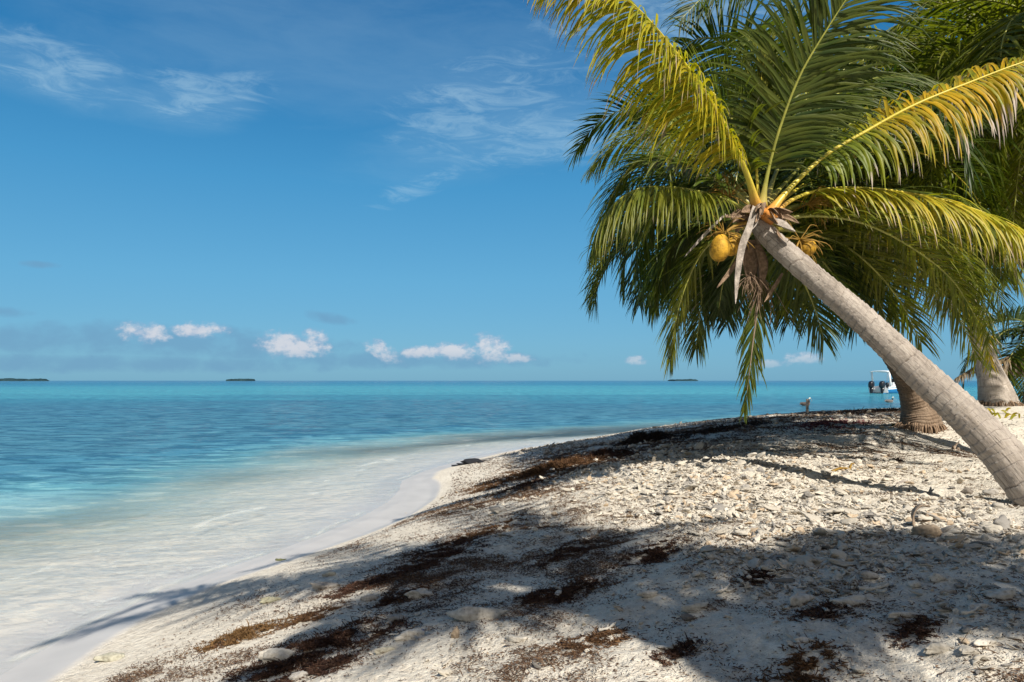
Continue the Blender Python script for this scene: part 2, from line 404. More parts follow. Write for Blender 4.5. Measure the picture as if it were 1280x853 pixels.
M = {}
M['sand'] = mat_sand(); M['water'] = mat_water()
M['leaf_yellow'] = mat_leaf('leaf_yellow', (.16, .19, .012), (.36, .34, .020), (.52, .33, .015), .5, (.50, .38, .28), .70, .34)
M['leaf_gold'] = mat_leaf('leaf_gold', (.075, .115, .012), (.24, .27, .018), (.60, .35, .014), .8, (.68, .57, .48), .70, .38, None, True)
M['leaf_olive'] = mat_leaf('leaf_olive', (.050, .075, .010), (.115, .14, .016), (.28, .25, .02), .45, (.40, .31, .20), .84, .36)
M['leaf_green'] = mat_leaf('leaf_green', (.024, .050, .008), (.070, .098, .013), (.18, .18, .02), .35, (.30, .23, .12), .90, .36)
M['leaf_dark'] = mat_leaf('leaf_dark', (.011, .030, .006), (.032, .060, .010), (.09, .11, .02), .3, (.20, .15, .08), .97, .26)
M['leaf_dead'] = mat_leaf('leaf_dead', (.10, .07, .04), (.20, .15, .09), (.27, .19, .09), .5, (.30, .24, .18), .6, .12, (1.1, 1, .8))
M['stalk_yellow'] = mat_stalk('stalk_yellow', (.50, .41, .035), (.62, .50, .06), (.60, .24, .05))
M['stalk_green'] = mat_stalk('stalk_green', (.20, .21, .035), (.34, .33, .06), (.40, .32, .08))
M['stalk_dead'] = mat_stalk('stalk_dead', (.17, .12, .08), (.26, .20, .14), (.24, .18, .12))
M['bark_pale'] = mat_bark('bark_pale', (.28, .24, .205), (.48, .42, .36), (.13, .10, .078))
M['bark_brown'] = mat_bark('bark_brown', (.20, .14, .095), (.30, .22, .155), (.09, .06, .04), 1.6)
M['stone'] = mat_attr('stone'); M['weed'] = mat_attr('weed', .75, .2, .2, 90, False)
M['husk'] = simple('husk', (.24, .165, .11), .9, .1, .5, 30, .8)
M['sheath'] = simple('sheath', (.33, .285, .245), .8, .2, .5, 14, .8)
M['coconut'] = simple('coconut', (.40, .22, .022), .6, .2, .7, 17, .5)
M['twig'] = simple('twig', (.26, .15, .025), .6, .3, .4, 25, .2)
M['driftwood'] = simple('driftwood', (.30, .23, .17), .85, .15, .35, 40, .5)
M['paint_white'] = simple('paint_white', (.78, .79, .80), .35, .5, .04, 3, .03)
M['paint_blue'] = simple('paint_blue', (.02, .20, .48), .3, .5, .12, 3, .03)
M['engine_black'] = simple('engine_black', (.012, .014, .020), .28, .5, .2, 5, .03)
M['metal_grey'] = simple('metal_grey', (.38, .39, .40), .4, .5, .1, 5, .03, .6)
M['feather'] = mat_attr('feather', .8, .2, .3, 40, False)
M['island'] = simple('island', (.018, .042, .050), .95, .05, .4, .05, .5)
M['plastic_blue'] = simple('plastic_blue', (.02, .03, .22), .35, .5, .2, 8, .1)

# ------------------------------------------------------------------ beach (one sheet) and sea
def litter_w(x, y):
    """how thick the weed litter lies, 0..1"""
    r = np.zeros(np.shape(x))
    for (cx, cy), rad, a in LITTER:
        d = np.hypot(x - cx, y - cy); r = np.maximum(r, a * np.exp(-(d / rad) ** 2))
    n = fbm(x * 2.3, y * 2.3, 4, 21)
    return np.clip(r * np.clip((n - .30) * 2.6, 0, 1.2), 0, 1)
def hxy(px, py):
    h = hit(px, py); return (h[0], h[1])
LITTER = [(hxy(px, py), r, a) for px, py, r, a in [
    (100, 850, .25, .5), (200, 840, .3, .7), (300, 830, .35, .8), (330, 800, .3, .7), (400, 770, .35, .8), (440, 800, .35, 1), (480, 740, .45, 1), (540, 715, .5, .9),
    (600, 675, .7, .9), (560, 640, .5, .5), (650, 620, .9, .8), (700, 590, 1.0, .9), (760, 570, 1.2, .9), (810, 556, 1.2, .9), (860, 545, 1.5, .5), (930, 535, 1.6, .3),
    (620, 760, .5, .6), (560, 820, .4, .7), (640, 840, .4, .6), (700, 800, .5, .65), (700, 745, .5, .8), (760, 700, .6, .7), (700, 680, .6, .7), (650, 700, .5, .75),
    (800, 760, .5, .55), (870, 800, .5, .6), (980, 830, .4, .6), (820, 690, .5, .7), (1000, 770, .5, .5), (1100, 800, .45, .4), (900, 740, .5, .5), (1200, 840, .3, .4), (780, 840, .4, .5),
    (1040, 530, 1.5, .25), (1000, 520, 1.5, .25), (1100, 516, 1.5, .25), (1100, 560, 1.2, .35), (1000, 570, 1.2, .4), (460, 680, .5, .25), (520, 690, .4, .4), (360, 740, .3, .35), (1210, 610, .5, .3), (1130, 620, .5, .3), (780, 770, 1.4, .68), (620, 790, .8, .6), (1000, 800, 1.0, .5), (720, 640, 1.2, .38), (900, 700, 1.0, .5), (1150, 820, .8, .35)]]

xs = axis([(-9000, -60, 3000, 30), (-60, -9, 8, .35), (-9, -4, .3, .06), (-4, 4.5, .026, .026), (4.5, 12, .04, .25), (12, 60, .4, 10), (60, 9000, 40, 3000)])
ys = axis([(-60, -3, 12, .6), (-3, 1.8, .5, .05), (1.8, 6.5, .024, .035), (6.5, 20, .04, .16), (20, 60, .2, 4), (60, 9000, 8, 3000)])
V, Q = grid(xs, ys, ground_h)
s = shore_dist(V[:, 0], V[:, 1])
wn = (fbm(V[:, 0] * .9, V[:, 1] * .9, 3, 31) - .5) * .05
wet = 1 - np.clip((V[:, 2] + wn * .6 - .040) / .016, 0, 1)
lit = litter_w(V[:, 0], V[:, 1])
sn = s + (fbm(V[:, 0] * .5, V[:, 1] * .5, 3, 3) - .5) * 2.2
grass = np.clip((-sn - 4.5) / 3, 0, 1); grass = grass * grass * (3 - 2 * grass)
land = mesh_obj('beach', V, Q, M['sand'], attr={'col': np.stack([wet, lit, grass], 1)})
tag(land, kind='structure')

xs = axis([(-40000, -400, 9000, 100), (-400, -20, 40, .8), (-20, -8, .6, .10), (-8, 1, .055, .055), (1, 12, .08, .4), (12, 400, .8, 60), (400, 40000, 100, 9000)])
ys = axis([(-60, 2, 12, .12), (2, 16, .045, .08), (16, 60, .10, .9), (60, 400, 1.2, 30), (400, 60000, 60, 12000)])
def wave(x, y):
    s = shore_dist(x, y); off = np.maximum(-s, 0)
    a = np.clip(off / 6, .03, 1) * np.clip(1 - y / 160, 0, 1) * np.clip(1 - np.abs(x) / 200, 0, 1)
    h = (fbm(x * .35, y * .9, 4, 41) - .5) * .09 + (fbm(x * 1.1 + y * .3, y * 3.1, 3, 43) - .5) * .045 + (fbm(x * 3 - y, y * 7, 2, 45) - .5) * .014
    # small swells running onto the beach, parallel to the shore
    ph = off * 2 * pi / 1.05 + (fbm(x * .6, y * .6, 2, 47) - .5) * 7
    sw = np.exp(-((off - 1.6) / 1.4) ** 2) * np.maximum(np.sin(ph), 0) ** 3 * .012
    rip = np.exp(-off / 4) * (fbm(x * 6 + y * 2, y * 11, 2, 49) - .5) * .012 * np.clip(off / .5, 0, 1)
    # two lumps of swell breaking over a coral head
    r = .10 * np.exp(-((x + 1.9) / .7) ** 2 - ((y - 23) / .35) ** 2)
    return h * a + sw + rip + r + .002
V, Q = grid(xs, ys, wave)
x, y = V[:, 0], V[:, 1]; s = shore_dist(x, y)
off = np.maximum(-(s + (fbm(x * .45, y * .45, 4, 3) - .5) * 2.4), 0)
op = np.interp(off, [0, .5, 1, 2, 3, 4, 5.0, 6.0], [0., .01, .03, .12, .36, .70, .92, .98])
R = np.hypot(x, y)
def band_of(off, R, x):
    lr = np.log(np.maximum(R + x * .10, 2.))
    b = np.interp(lr, np.log([5, 8, 11, 16, 30, 48, 62, 84, 125, 190, 300, 2000]), [0., .06, .12, .22, .34, .45, .51, .58, .62, .69, .78, 1.])
    return b
bd = band_of(off, R, x)
bd = np.minimum(bd, np.interp(off, [0, 2, 3.2, 4.3, 6, 9, 14, 30], [0., .03, .07, .12, .18, .26, .40, 1.]))
rp = np.interp(off, [0, .4, 2, 6], [.08, .22, .5, .95]) * np.interp(R, [10, 60, 200, 1000, 5000], [1, .95, .7, .4, .2])
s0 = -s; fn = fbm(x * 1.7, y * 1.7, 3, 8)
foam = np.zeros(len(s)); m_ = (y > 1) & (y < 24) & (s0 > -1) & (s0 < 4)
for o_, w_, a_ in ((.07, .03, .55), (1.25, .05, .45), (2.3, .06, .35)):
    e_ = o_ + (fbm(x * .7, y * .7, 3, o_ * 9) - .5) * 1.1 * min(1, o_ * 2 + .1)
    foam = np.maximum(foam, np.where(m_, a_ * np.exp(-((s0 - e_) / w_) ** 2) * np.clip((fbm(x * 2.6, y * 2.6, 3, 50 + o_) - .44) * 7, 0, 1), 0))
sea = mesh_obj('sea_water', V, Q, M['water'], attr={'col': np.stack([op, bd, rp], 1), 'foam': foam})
tag(sea, kind='structure')

# ------------------------------------------------------------------ palms
def leaf_strip(bases, D0, W0, L, Wd, rnd, ft, droop, kink, nseg=6):
    """vectorised leaflets -> verts, faces, attr. bases Nx3, D0 initial dir, W0 width hint"""
    n = len(bases); pos_ = bases.copy(); D = norm(D0)
    vs = []; at = []
    seg = (L / nseg)[:, None]
    for k in range(nseg + 1):
        u = k / nseg
        W = norm(W0 - D * np.sum(W0 * D, 1, keepdims=True))
        Nn = np.cross(W, D)
        w = Wd * min(1, .45 + u * 3.2) * (1 - u ** 2.6) ** .9
        w = w[:, None] * .5
        ctr = pos_ - Nn * w * .42
        vs += [pos_ - W * w, ctr, pos_ + W * w]
        a = np.stack([np.full(n, u), rnd, ft], 1); at += [a, a, a]
        pos_ = pos_ + D * seg
        g = np.where(u >= kink, 1.25, 0)[:, None] + droop[:, None] * (.35 + u)
        D = norm(D + np.array([0, 0, -1.0]) * g / nseg * 2.2)
    V = np.stack(vs, 1)          # n, 3*(nseg+1), 3
    A = np.stack(at, 1); K = 3 * (nseg + 1)
    f = []
    for k in range(nseg):
        a = 3 * k; f += [[a, a + 1, a + 4, a + 3], [a + 1, a + 2, a + 5, a + 4]]
    f = np.array(f)[None] + (np.arange(n) * K)[:, None, None]
    return V.reshape(-1, 3), f.reshape(-1, 4), A.reshape(-1, 3)

def frond(palm, origin, pts, mat, stalk, leaf=.6, n=80, width=.03, droop=.5, petiole=.16, roll=0., r0=.022, kinkp=.15,
          ang=(72, 28), lift=.25, hint=(0, 0, 1), miss=.05, name='frond', rng=None, sides=(1, 1), twist=0., base_r=2.2):
    rng = rng or RG
    N = 60; c = spline(pts, N)
    T, S, Nn = frames(c, hint)
    tt = np.linspace(petiole, .995, n)
    arc = np.linspace(0, 1, N)
    def ev(A, t): return np.stack([np.interp(t, arc, A[:, i]) for i in range(3)], 1)
    B = []; DD = []; WW = []; LL = []; RR = []; FT = []; DR = []; KK = []; WD = []
    for sd, sg in ((0, -1.), (1, 1.)):
        t = tt + rng.uniform(-.3, .3, n) / n * (1 - petiole)
        keep = (rng.random(n) > miss) & (np.full(n, sides[sd]) > 0)
        t = t[keep]; m = len(t)
        if not m: continue
        b = ev(c, t); Tt = norm(ev(T, t)); Ss = norm(ev(S, t)); Nt = norm(ev(Nn, t))
        rl = roll + twist * t
        cr, sr = np.cos(rl)[:, None], np.sin(rl)[:, None]
        S2 = Ss * cr + Nt * sr; N2 = Nt * cr - Ss * sr
        u = np.clip((t - petiole) / (1 - petiole), 0, 1)
        a = np.radians(ang[0] + (ang[1] - ang[0]) * u ** 1.2 + rng.normal(0, 6.5, m))[:, None]
        li = (lift + rng.normal(0, .13, m))[:, None]
        d = Tt * np.cos(a) + sg * S2 * np.sin(a) * np.cos(li) + N2 * np.sin(a) * np.sin(li)
        Lp = np.clip(.55 + u / .22 * .45, 0, 1) * (1 - .62 * np.clip((u - .45) / .55, 0, 1) ** 1.5)
        B.append(b); DD.append(d); WW.append(Tt + N2 * .15 * rng.normal(0, 1, (m, 1)))
        LL.append(leaf * Lp * rng.uniform(.74, 1.08, m)); RR.append(rng.random(m)); FT.append(t)
        DR.append(droop * rng.uniform(.55, 1.5, m)); KK.append(np.where(rng.random(m) < kinkp, rng.uniform(.35, .8, m), 9.))
        WD.append(width * rng.uniform(.75, 1.15, m) * (1 - .45 * u))
    cat = np.concatenate
    V, Fc, A = leaf_strip(cat(B), cat(DD), cat(WW), cat(LL), cat(WD), cat(RR), cat(FT), cat(DR), cat(KK))
    cV, cf = tube(c, np.maximum(r0 * .7 * (1 - .9 * arc ** .8), .003), 4, .7, hint, False)
    A = np.vstack([A, np.repeat([[.1, .5, .5]], len(cV), 0)]); cf = [q + len(V) for q in cf]; V = np.vstack([V, cV])
    o = mesh_obj(name, V, [Fc] + cf, mat, palm, origin, True, {'col': A})
    r = r0 * (1 - .88 * arc ** .8) + r0 * base_r * np.exp(-arc / .035)
    V, fs = tube(c, r, 8, .7, hint)
    st = mesh_obj('stalk', V, fs, stalk, o, origin, True, {'col': np.stack([np.append(np.repeat(arc, 8), [0, 1]), np.zeros(len(V)), np.zeros(len(V))], 1)})
    return o

def arch(C, az, el, L, sag, rng, bend=0., zmin=-9):
    """frond rachis leaving C at azimuth az, elevation el (deg), total length L, sagging"""
    a = radians(az); e = radians(el); p = np.array(C, float); out = [p.copy()]; k = 8
    for i in range(k):
        d = np.array([cos(a) * cos(e), sin(a) * cos(e), sin(e)]); p = p + d * L / k
        if p[2] < zmin and i > 2: break
        out.append(p.copy())
        e = max(e - radians(sag) * (.5 + i / k) / k * 2, radians(-86)); a += radians(bend) / k
    return np.array(out)

def trunk(palm, origin, pts, mat, rings=.075, seg=48, step=.008, amp=.035, root=.0):
    """pts rows x,y,z,r"""
    pts = np.asarray(pts, float); L = np.linalg.norm(np.diff(pts[:, :3], axis=0), axis=1).sum(); n = int(L / step)
    c4 = spline(pts, n); c = c4[:, :3]; r = c4[:, 3]
    z = np.linspace(0, L, n); a = np.linspace(0, 2 * pi, seg, endpoint=False)
    Z, A = np.meshgrid(z, a, indexing='ij')
    zz = Z + (fbm(np.cos(A) * 1.3 + Z * 1.1, np.sin(A) * 1.3 + 7, 3, 61) - .5) * rings * 1.3
    ringpos = z / rings
    ph = np.mod(zz / rings + .6 * np.sin(zz / rings * .37) + .35 * np.sin(zz / rings * 1.13), 1)
    k = np.floor(zz / rings + .6 * np.sin(zz / rings * .37) + .35 * np.sin(zz / rings * 1.13))
    ra = .55 + .9 * np.mod(np.sin(k * 12.9898) * 43758.5, 1)
    mod = 1 + amp * ra * (ph - .5) + (fbm(np.cos(A) * 2 + 3, np.sin(A) * 2 + Z * 3, 3, 63) - .5) * .05 + (fbm(np.cos(A) * 9 + 3, np.sin(A) * 9 + Z * 22, 2, 65) - .5) * .022
    V, fs = tube(c, r, seg, 1, (0, 1, 0), True, mod)
    at = np.stack([Z.ravel(), (A / 2 / pi).ravel(), ph.ravel()], 1); at = np.vstack([at, at[0], at[-1]])
    return mesh_obj('trunk', V, fs, mat, palm, origin, True, {'col': at})

def tp(rows):
    return np.array([[*P(px, py, d), w * .83 * d / F / 2] for px, py, d, w in rows])

def ribbon(pts, w, fold=.3, tw=0., n=16, hint=(0, -1, .2)):
    """a folded strip along pts with width profile"""
    c = spline(pts, n); T, S, N = frames(c, hint); u = np.linspace(0, 1, n)
    W = w * np.sin(np.clip(u * 1.05 + .12, 0, 1.16) * pi * .86) ** .6
    aa = tw * u; S2 = S * np.cos(aa)[:, None] + N * np.sin(aa)[:, None]; N2 = np.cross(S2, T)
    cols = []
    for f in (-1, -.5, 0, .5, 1): cols.append(c + S2 * (W * f / 2)[:, None] + N2 * (W * fold * (f * f - .5))[:, None])
    V = np.stack(cols, 1); back = V + N2[:, None] * .004
    V = np.concatenate([V.reshape(-1, 3), back.reshape(-1, 3)]); i = np.arange(n * 5).reshape(n, 5)
    q = np.stack([i[:-1, :-1], i[:-1, 1:], i[1:, 1:], i[1:, :-1]], -1).reshape(-1, 4); q2 = q[:, ::-1] + n * 5
    e = np.concatenate([np.stack([i[:-1, 0], i[1:, 0], i[1:, 0] + n*5, i[:-1, 0] + n*5], 1), np.stack([i[:-1, -1], i[:-1, -1] + n*5, i[1:, -1] + n*5, i[1:, -1]], 1)])
    return V, [q, q2, e]

def nut(c, r, h, tilt=(0, 0, 1)):
    nu, nv = 18, 22; V = []
    T = norm(np.array(tilt)); S = norm(np.cross(T, (0, 1, .1))); N = np.cross(S, T)
    for i in range(nu + 1):
        th = pi * i / nu; rr = sin(th) ** .9 * r * (1 - .12 * cos(th)); zz = cos(th) * h
        for j in range(nv):
            a = 2 * pi * j / nv; k = 1 + .05 * abs(cos(1.5 * a)) * sin(th)
            V.append(np.array(c) + (S * cos(a) + N * sin(a)) * rr * k + T * zz)
    i = np.arange((nu + 1) * nv).reshape(nu + 1, nv)
    q = np.stack([i[:-1], np.roll(i[:-1], -1, 1), np.roll(i[1:], -1, 1), i[1:]], -1).reshape(-1, 4)
    return np.array(V), [q[:, ::-1]]

# ---- the leaning palm in front
b1 = P(1290, 634, 4.5); g1 = float(ground_h(b1[0], b1[1])); O1 = np.array([b1[0], b1[1], g1])
palm1 = empty('coconut_palm', O1, 'coconut palm with long pale trunk leaning in from the right, yellow front fronds, orange coconut', 'palm tree', 'coconut palms on the beach')
ext = P(1335, 690, 4.35); ext[2] = min(ext[2], g1 - .12)
t1 = [(1335, 692, 4.40, 76), (1300, 628, 4.48, 67), (1257, 572, 4.62, 58.5), (1214, 526, 4.75, 52), (1150, 467, 4.95, 46.5), (1115, 434, 5.05, 43), (1070, 392, 5.18, 39), (1020, 349, 5.32, 34), (986, 319, 5.42, 33), (963, 298, 5.48, 30), (948, 280, 5.52, 27)]
trunk(palm1, O1, tp(t1), M['bark_pale'], rings=.060, seg=72, step=.005, amp=.068)
C1 = P(952, 268, 5.5)
def fr1(rows, mat, stalk, **k):
    pts = np.array([P(*r) for r in rows]); return frond(palm1, O1, pts, M[mat], M[stalk], **k)
# front fronds, yellow
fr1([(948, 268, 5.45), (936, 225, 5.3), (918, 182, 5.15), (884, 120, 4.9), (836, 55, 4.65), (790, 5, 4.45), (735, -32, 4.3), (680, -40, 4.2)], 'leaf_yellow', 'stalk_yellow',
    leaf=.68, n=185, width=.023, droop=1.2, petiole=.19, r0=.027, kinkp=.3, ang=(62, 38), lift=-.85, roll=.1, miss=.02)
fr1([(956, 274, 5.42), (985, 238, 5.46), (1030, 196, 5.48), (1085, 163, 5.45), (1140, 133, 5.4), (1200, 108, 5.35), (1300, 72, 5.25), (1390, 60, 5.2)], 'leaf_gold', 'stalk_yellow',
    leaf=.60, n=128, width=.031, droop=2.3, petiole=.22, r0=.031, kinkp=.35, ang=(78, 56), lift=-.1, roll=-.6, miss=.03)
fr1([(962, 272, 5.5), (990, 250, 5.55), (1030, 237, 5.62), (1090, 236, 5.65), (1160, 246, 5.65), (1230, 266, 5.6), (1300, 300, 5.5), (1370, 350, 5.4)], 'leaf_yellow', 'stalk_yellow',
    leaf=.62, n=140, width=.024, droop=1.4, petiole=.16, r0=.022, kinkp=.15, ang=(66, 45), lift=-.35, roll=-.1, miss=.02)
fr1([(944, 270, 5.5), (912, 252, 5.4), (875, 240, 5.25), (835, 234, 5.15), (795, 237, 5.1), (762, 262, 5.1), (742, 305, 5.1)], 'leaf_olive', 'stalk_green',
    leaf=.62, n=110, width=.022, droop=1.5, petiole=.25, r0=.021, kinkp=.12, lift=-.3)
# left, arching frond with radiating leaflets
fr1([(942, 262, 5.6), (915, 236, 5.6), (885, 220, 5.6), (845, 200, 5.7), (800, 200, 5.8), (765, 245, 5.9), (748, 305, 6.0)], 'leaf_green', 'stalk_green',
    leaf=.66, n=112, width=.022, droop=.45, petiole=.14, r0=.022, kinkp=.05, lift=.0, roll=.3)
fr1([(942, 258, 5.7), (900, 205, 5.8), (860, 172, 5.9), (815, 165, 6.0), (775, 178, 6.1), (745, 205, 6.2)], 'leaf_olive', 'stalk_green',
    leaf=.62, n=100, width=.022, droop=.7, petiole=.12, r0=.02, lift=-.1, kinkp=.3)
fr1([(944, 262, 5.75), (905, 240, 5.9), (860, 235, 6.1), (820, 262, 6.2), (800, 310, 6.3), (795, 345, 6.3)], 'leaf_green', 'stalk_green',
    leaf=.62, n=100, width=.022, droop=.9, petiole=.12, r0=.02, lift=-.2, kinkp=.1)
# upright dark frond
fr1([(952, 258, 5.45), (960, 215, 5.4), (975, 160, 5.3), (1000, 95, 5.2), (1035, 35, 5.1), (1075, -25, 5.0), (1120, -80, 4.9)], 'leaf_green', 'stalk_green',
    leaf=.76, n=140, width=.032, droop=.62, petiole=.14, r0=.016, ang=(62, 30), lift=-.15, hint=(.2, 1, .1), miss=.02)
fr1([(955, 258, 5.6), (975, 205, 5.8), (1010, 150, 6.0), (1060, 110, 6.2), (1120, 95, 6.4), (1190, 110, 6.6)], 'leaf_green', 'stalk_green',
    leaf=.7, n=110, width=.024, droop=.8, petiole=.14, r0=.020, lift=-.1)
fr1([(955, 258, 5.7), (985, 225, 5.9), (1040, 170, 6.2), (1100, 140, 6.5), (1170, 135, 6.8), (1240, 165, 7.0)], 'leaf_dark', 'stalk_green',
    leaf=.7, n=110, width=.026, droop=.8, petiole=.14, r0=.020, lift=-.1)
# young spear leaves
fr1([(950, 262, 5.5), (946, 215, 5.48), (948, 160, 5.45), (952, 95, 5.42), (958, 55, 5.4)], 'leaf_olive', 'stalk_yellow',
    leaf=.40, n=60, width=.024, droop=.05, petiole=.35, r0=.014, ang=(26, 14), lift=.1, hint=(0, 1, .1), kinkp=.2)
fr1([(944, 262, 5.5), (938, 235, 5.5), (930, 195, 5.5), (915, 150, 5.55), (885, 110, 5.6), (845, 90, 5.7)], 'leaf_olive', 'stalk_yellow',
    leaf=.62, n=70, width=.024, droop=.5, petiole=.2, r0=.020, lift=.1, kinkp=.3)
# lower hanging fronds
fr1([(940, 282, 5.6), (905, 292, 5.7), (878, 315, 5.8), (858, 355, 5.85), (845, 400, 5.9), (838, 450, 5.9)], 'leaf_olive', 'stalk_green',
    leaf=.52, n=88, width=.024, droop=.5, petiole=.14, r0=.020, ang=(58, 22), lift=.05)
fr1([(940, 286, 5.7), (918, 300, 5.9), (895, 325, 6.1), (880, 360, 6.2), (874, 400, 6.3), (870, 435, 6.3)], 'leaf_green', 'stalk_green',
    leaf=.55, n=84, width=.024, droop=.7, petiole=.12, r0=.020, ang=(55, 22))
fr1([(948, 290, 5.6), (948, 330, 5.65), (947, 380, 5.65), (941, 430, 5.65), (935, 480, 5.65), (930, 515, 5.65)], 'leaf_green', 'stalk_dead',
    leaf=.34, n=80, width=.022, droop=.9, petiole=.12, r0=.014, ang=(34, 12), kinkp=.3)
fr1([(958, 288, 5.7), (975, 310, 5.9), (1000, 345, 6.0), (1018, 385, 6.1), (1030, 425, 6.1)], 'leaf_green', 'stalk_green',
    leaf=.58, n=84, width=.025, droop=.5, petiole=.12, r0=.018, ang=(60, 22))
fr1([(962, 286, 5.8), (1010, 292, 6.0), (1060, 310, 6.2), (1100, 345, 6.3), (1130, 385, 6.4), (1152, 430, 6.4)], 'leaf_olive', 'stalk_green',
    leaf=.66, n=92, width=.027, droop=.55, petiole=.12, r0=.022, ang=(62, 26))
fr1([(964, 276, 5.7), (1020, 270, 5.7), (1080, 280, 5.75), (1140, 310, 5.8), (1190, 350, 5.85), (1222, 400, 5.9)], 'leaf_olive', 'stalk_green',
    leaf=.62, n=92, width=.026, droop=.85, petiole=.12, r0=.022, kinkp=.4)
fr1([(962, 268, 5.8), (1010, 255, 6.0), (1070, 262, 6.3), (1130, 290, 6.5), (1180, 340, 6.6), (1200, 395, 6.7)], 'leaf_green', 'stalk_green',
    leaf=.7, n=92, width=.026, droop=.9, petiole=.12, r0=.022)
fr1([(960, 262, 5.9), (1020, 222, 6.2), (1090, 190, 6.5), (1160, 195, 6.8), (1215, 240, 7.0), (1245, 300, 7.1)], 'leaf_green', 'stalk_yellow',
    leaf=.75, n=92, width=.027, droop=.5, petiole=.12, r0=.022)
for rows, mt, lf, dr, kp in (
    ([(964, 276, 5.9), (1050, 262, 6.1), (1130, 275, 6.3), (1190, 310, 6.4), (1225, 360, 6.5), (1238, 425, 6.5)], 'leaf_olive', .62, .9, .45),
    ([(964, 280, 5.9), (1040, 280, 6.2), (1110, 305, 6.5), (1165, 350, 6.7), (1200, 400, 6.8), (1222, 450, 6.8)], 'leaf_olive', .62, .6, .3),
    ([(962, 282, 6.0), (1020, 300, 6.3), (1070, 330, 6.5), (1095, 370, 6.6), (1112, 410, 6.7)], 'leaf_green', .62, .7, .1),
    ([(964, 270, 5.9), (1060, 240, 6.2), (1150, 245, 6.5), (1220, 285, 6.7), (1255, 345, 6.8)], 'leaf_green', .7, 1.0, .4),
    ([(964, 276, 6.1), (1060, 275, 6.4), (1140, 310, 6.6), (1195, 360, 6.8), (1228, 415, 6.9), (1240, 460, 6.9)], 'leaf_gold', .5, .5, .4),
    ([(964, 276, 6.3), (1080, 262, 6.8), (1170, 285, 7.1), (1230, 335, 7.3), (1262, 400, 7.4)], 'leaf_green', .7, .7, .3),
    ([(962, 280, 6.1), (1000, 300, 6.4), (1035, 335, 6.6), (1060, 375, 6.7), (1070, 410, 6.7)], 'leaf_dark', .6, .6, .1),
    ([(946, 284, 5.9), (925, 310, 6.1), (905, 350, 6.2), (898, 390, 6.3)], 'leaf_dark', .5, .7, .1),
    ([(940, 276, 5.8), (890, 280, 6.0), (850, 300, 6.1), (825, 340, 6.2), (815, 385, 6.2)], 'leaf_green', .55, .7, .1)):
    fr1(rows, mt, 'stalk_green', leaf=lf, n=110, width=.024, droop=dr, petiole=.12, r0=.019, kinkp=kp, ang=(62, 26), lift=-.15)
# fibre and old leaf bases around the top of the trunk
rr = random.Random(5)
ac = Acc()
for i in range(26):
    a = rr.uniform(0, 2 * pi); t0 = rr.uniform(-.05, .2)
    base = C1 + np.array([cos(a) * .06, sin(a) * .06, -.03]); d = np.array([cos(a), sin(a) * .8, rr.uniform(-.2, .7)])
    p = [base, base + d * .07, base + d * .13 + np.array([0, 0, -.03]), base + d * rr.uniform(.15, .24) + np.array([0, 0, -rr.uniform(.06, .14)])]
    V, fs = ribbon(p, rr.uniform(.03, .075), .35, rr.uniform(-1, 1), 10); ac.add(V, fs)
ac.obj('leaf_sheath', M['husk'], palm1, O1)
def strip(rows, w, mat, tw=0., name='dead_spathe'):
    V, fs = ribbon(np.array([P(*r) for r in rows]), w, .3, tw); mesh_obj(name, V, fs, mat, palm1, O1)
strip([(943, 258, 5.38), (936, 285, 5.3), (927, 308, 5.28), (921, 345, 5.28), (919, 380, 5.3)], .055, M['sheath'], .5)
strip([(944, 262, 5.38), (940, 280, 5.33), (935, 290, 5.3)], .07, M['sheath'], 0)
strip([(927, 318, 5.36), (912, 340, 5.34), (896, 360, 5.34)], .035, M['husk'], .2)
strip([(907, 268, 5.3), (890, 284, 5.3), (870, 305, 5.3), (855, 322, 5.3)], .022, M['sheath'], .2)
strip([(968, 276, 5.35), (982, 284, 5.3), (994, 290, 5.28)], .07, M['sheath'], .8)
strip([(970, 288, 5.4), (980, 305, 5.38), (1002, 318, 5.36)], .03, M['husk'], .4)
strip([(978, 342, 5.55), (968, 358, 5.55), (955, 378, 5.55)], .03, M['husk'], .4)
strip([(938, 300, 5.62), (937, 330, 5.62), (938, 356, 5.62)], .12, M['husk'], .1, 'old_leaf_base')
strip([(946, 306, 5.6), (953, 330, 5.6), (950, 360, 5.6)], .08, M['husk'], .3, 'old_leaf_base')
# fruit stalks and nuts
def bunch(c, n, spread, mat, down=.3, name='fruit_stalk', L=(.12, .26), th=.0045, dirn=None):
    ac = Acc()
    for i in range(n):
        d = norm(np.array([rr.gauss(0, 1), rr.gauss(0, .7), rr.gauss(0, .6) - down]) + (np.array(dirn) if dirn is not None else 0)); l = rr.uniform(*L)
        p = np.array([c, c + d * l * .4 + np.array([rr.gauss(0, .01), 0, .01]), c + d * l * .8, c + d * l + np.array([rr.gauss(0, .02), 0, -.04])])
        V, fs = tube(spline(p, 8), np.linspace(th, th * .5, 8), 5); ac.add(V, fs)
    return ac.obj(name, mat, palm1, O1)
bunch(P(905, 292, 5.4), 30, .2, M['twig'], .2, dirn=(0, 0, .1))
bunch(P(1000, 300, 5.5), 30, .2, M['twig'], .4, dirn=(.3, 0, 0))
bunch(P(912, 245, 5.6), 34, .2, M['twig'], .0, dirn=(-.5, 0, .2))
bunch(P(1010, 255, 5.7), 34, .2, M['twig'], .0, dirn=(.8, 0, 0))
bunch(P(938, 345, 5.6), 50, .2, M['husk'], 1.2, 'dead_flower_stalk', (.05, .16), .003)
bunch(P(952, 345, 5.65), 40, .2, M['husk'], 2.6, 'dead_flower_stalk', (.15, .4), .003)
def coco(px, py, d, r, h, tilt, mat='coconut'):
    V, fs = nut(P(px, py, d), r, h, tilt); return mesh_obj('coconut', V, fs, M[mat], palm1, O1)
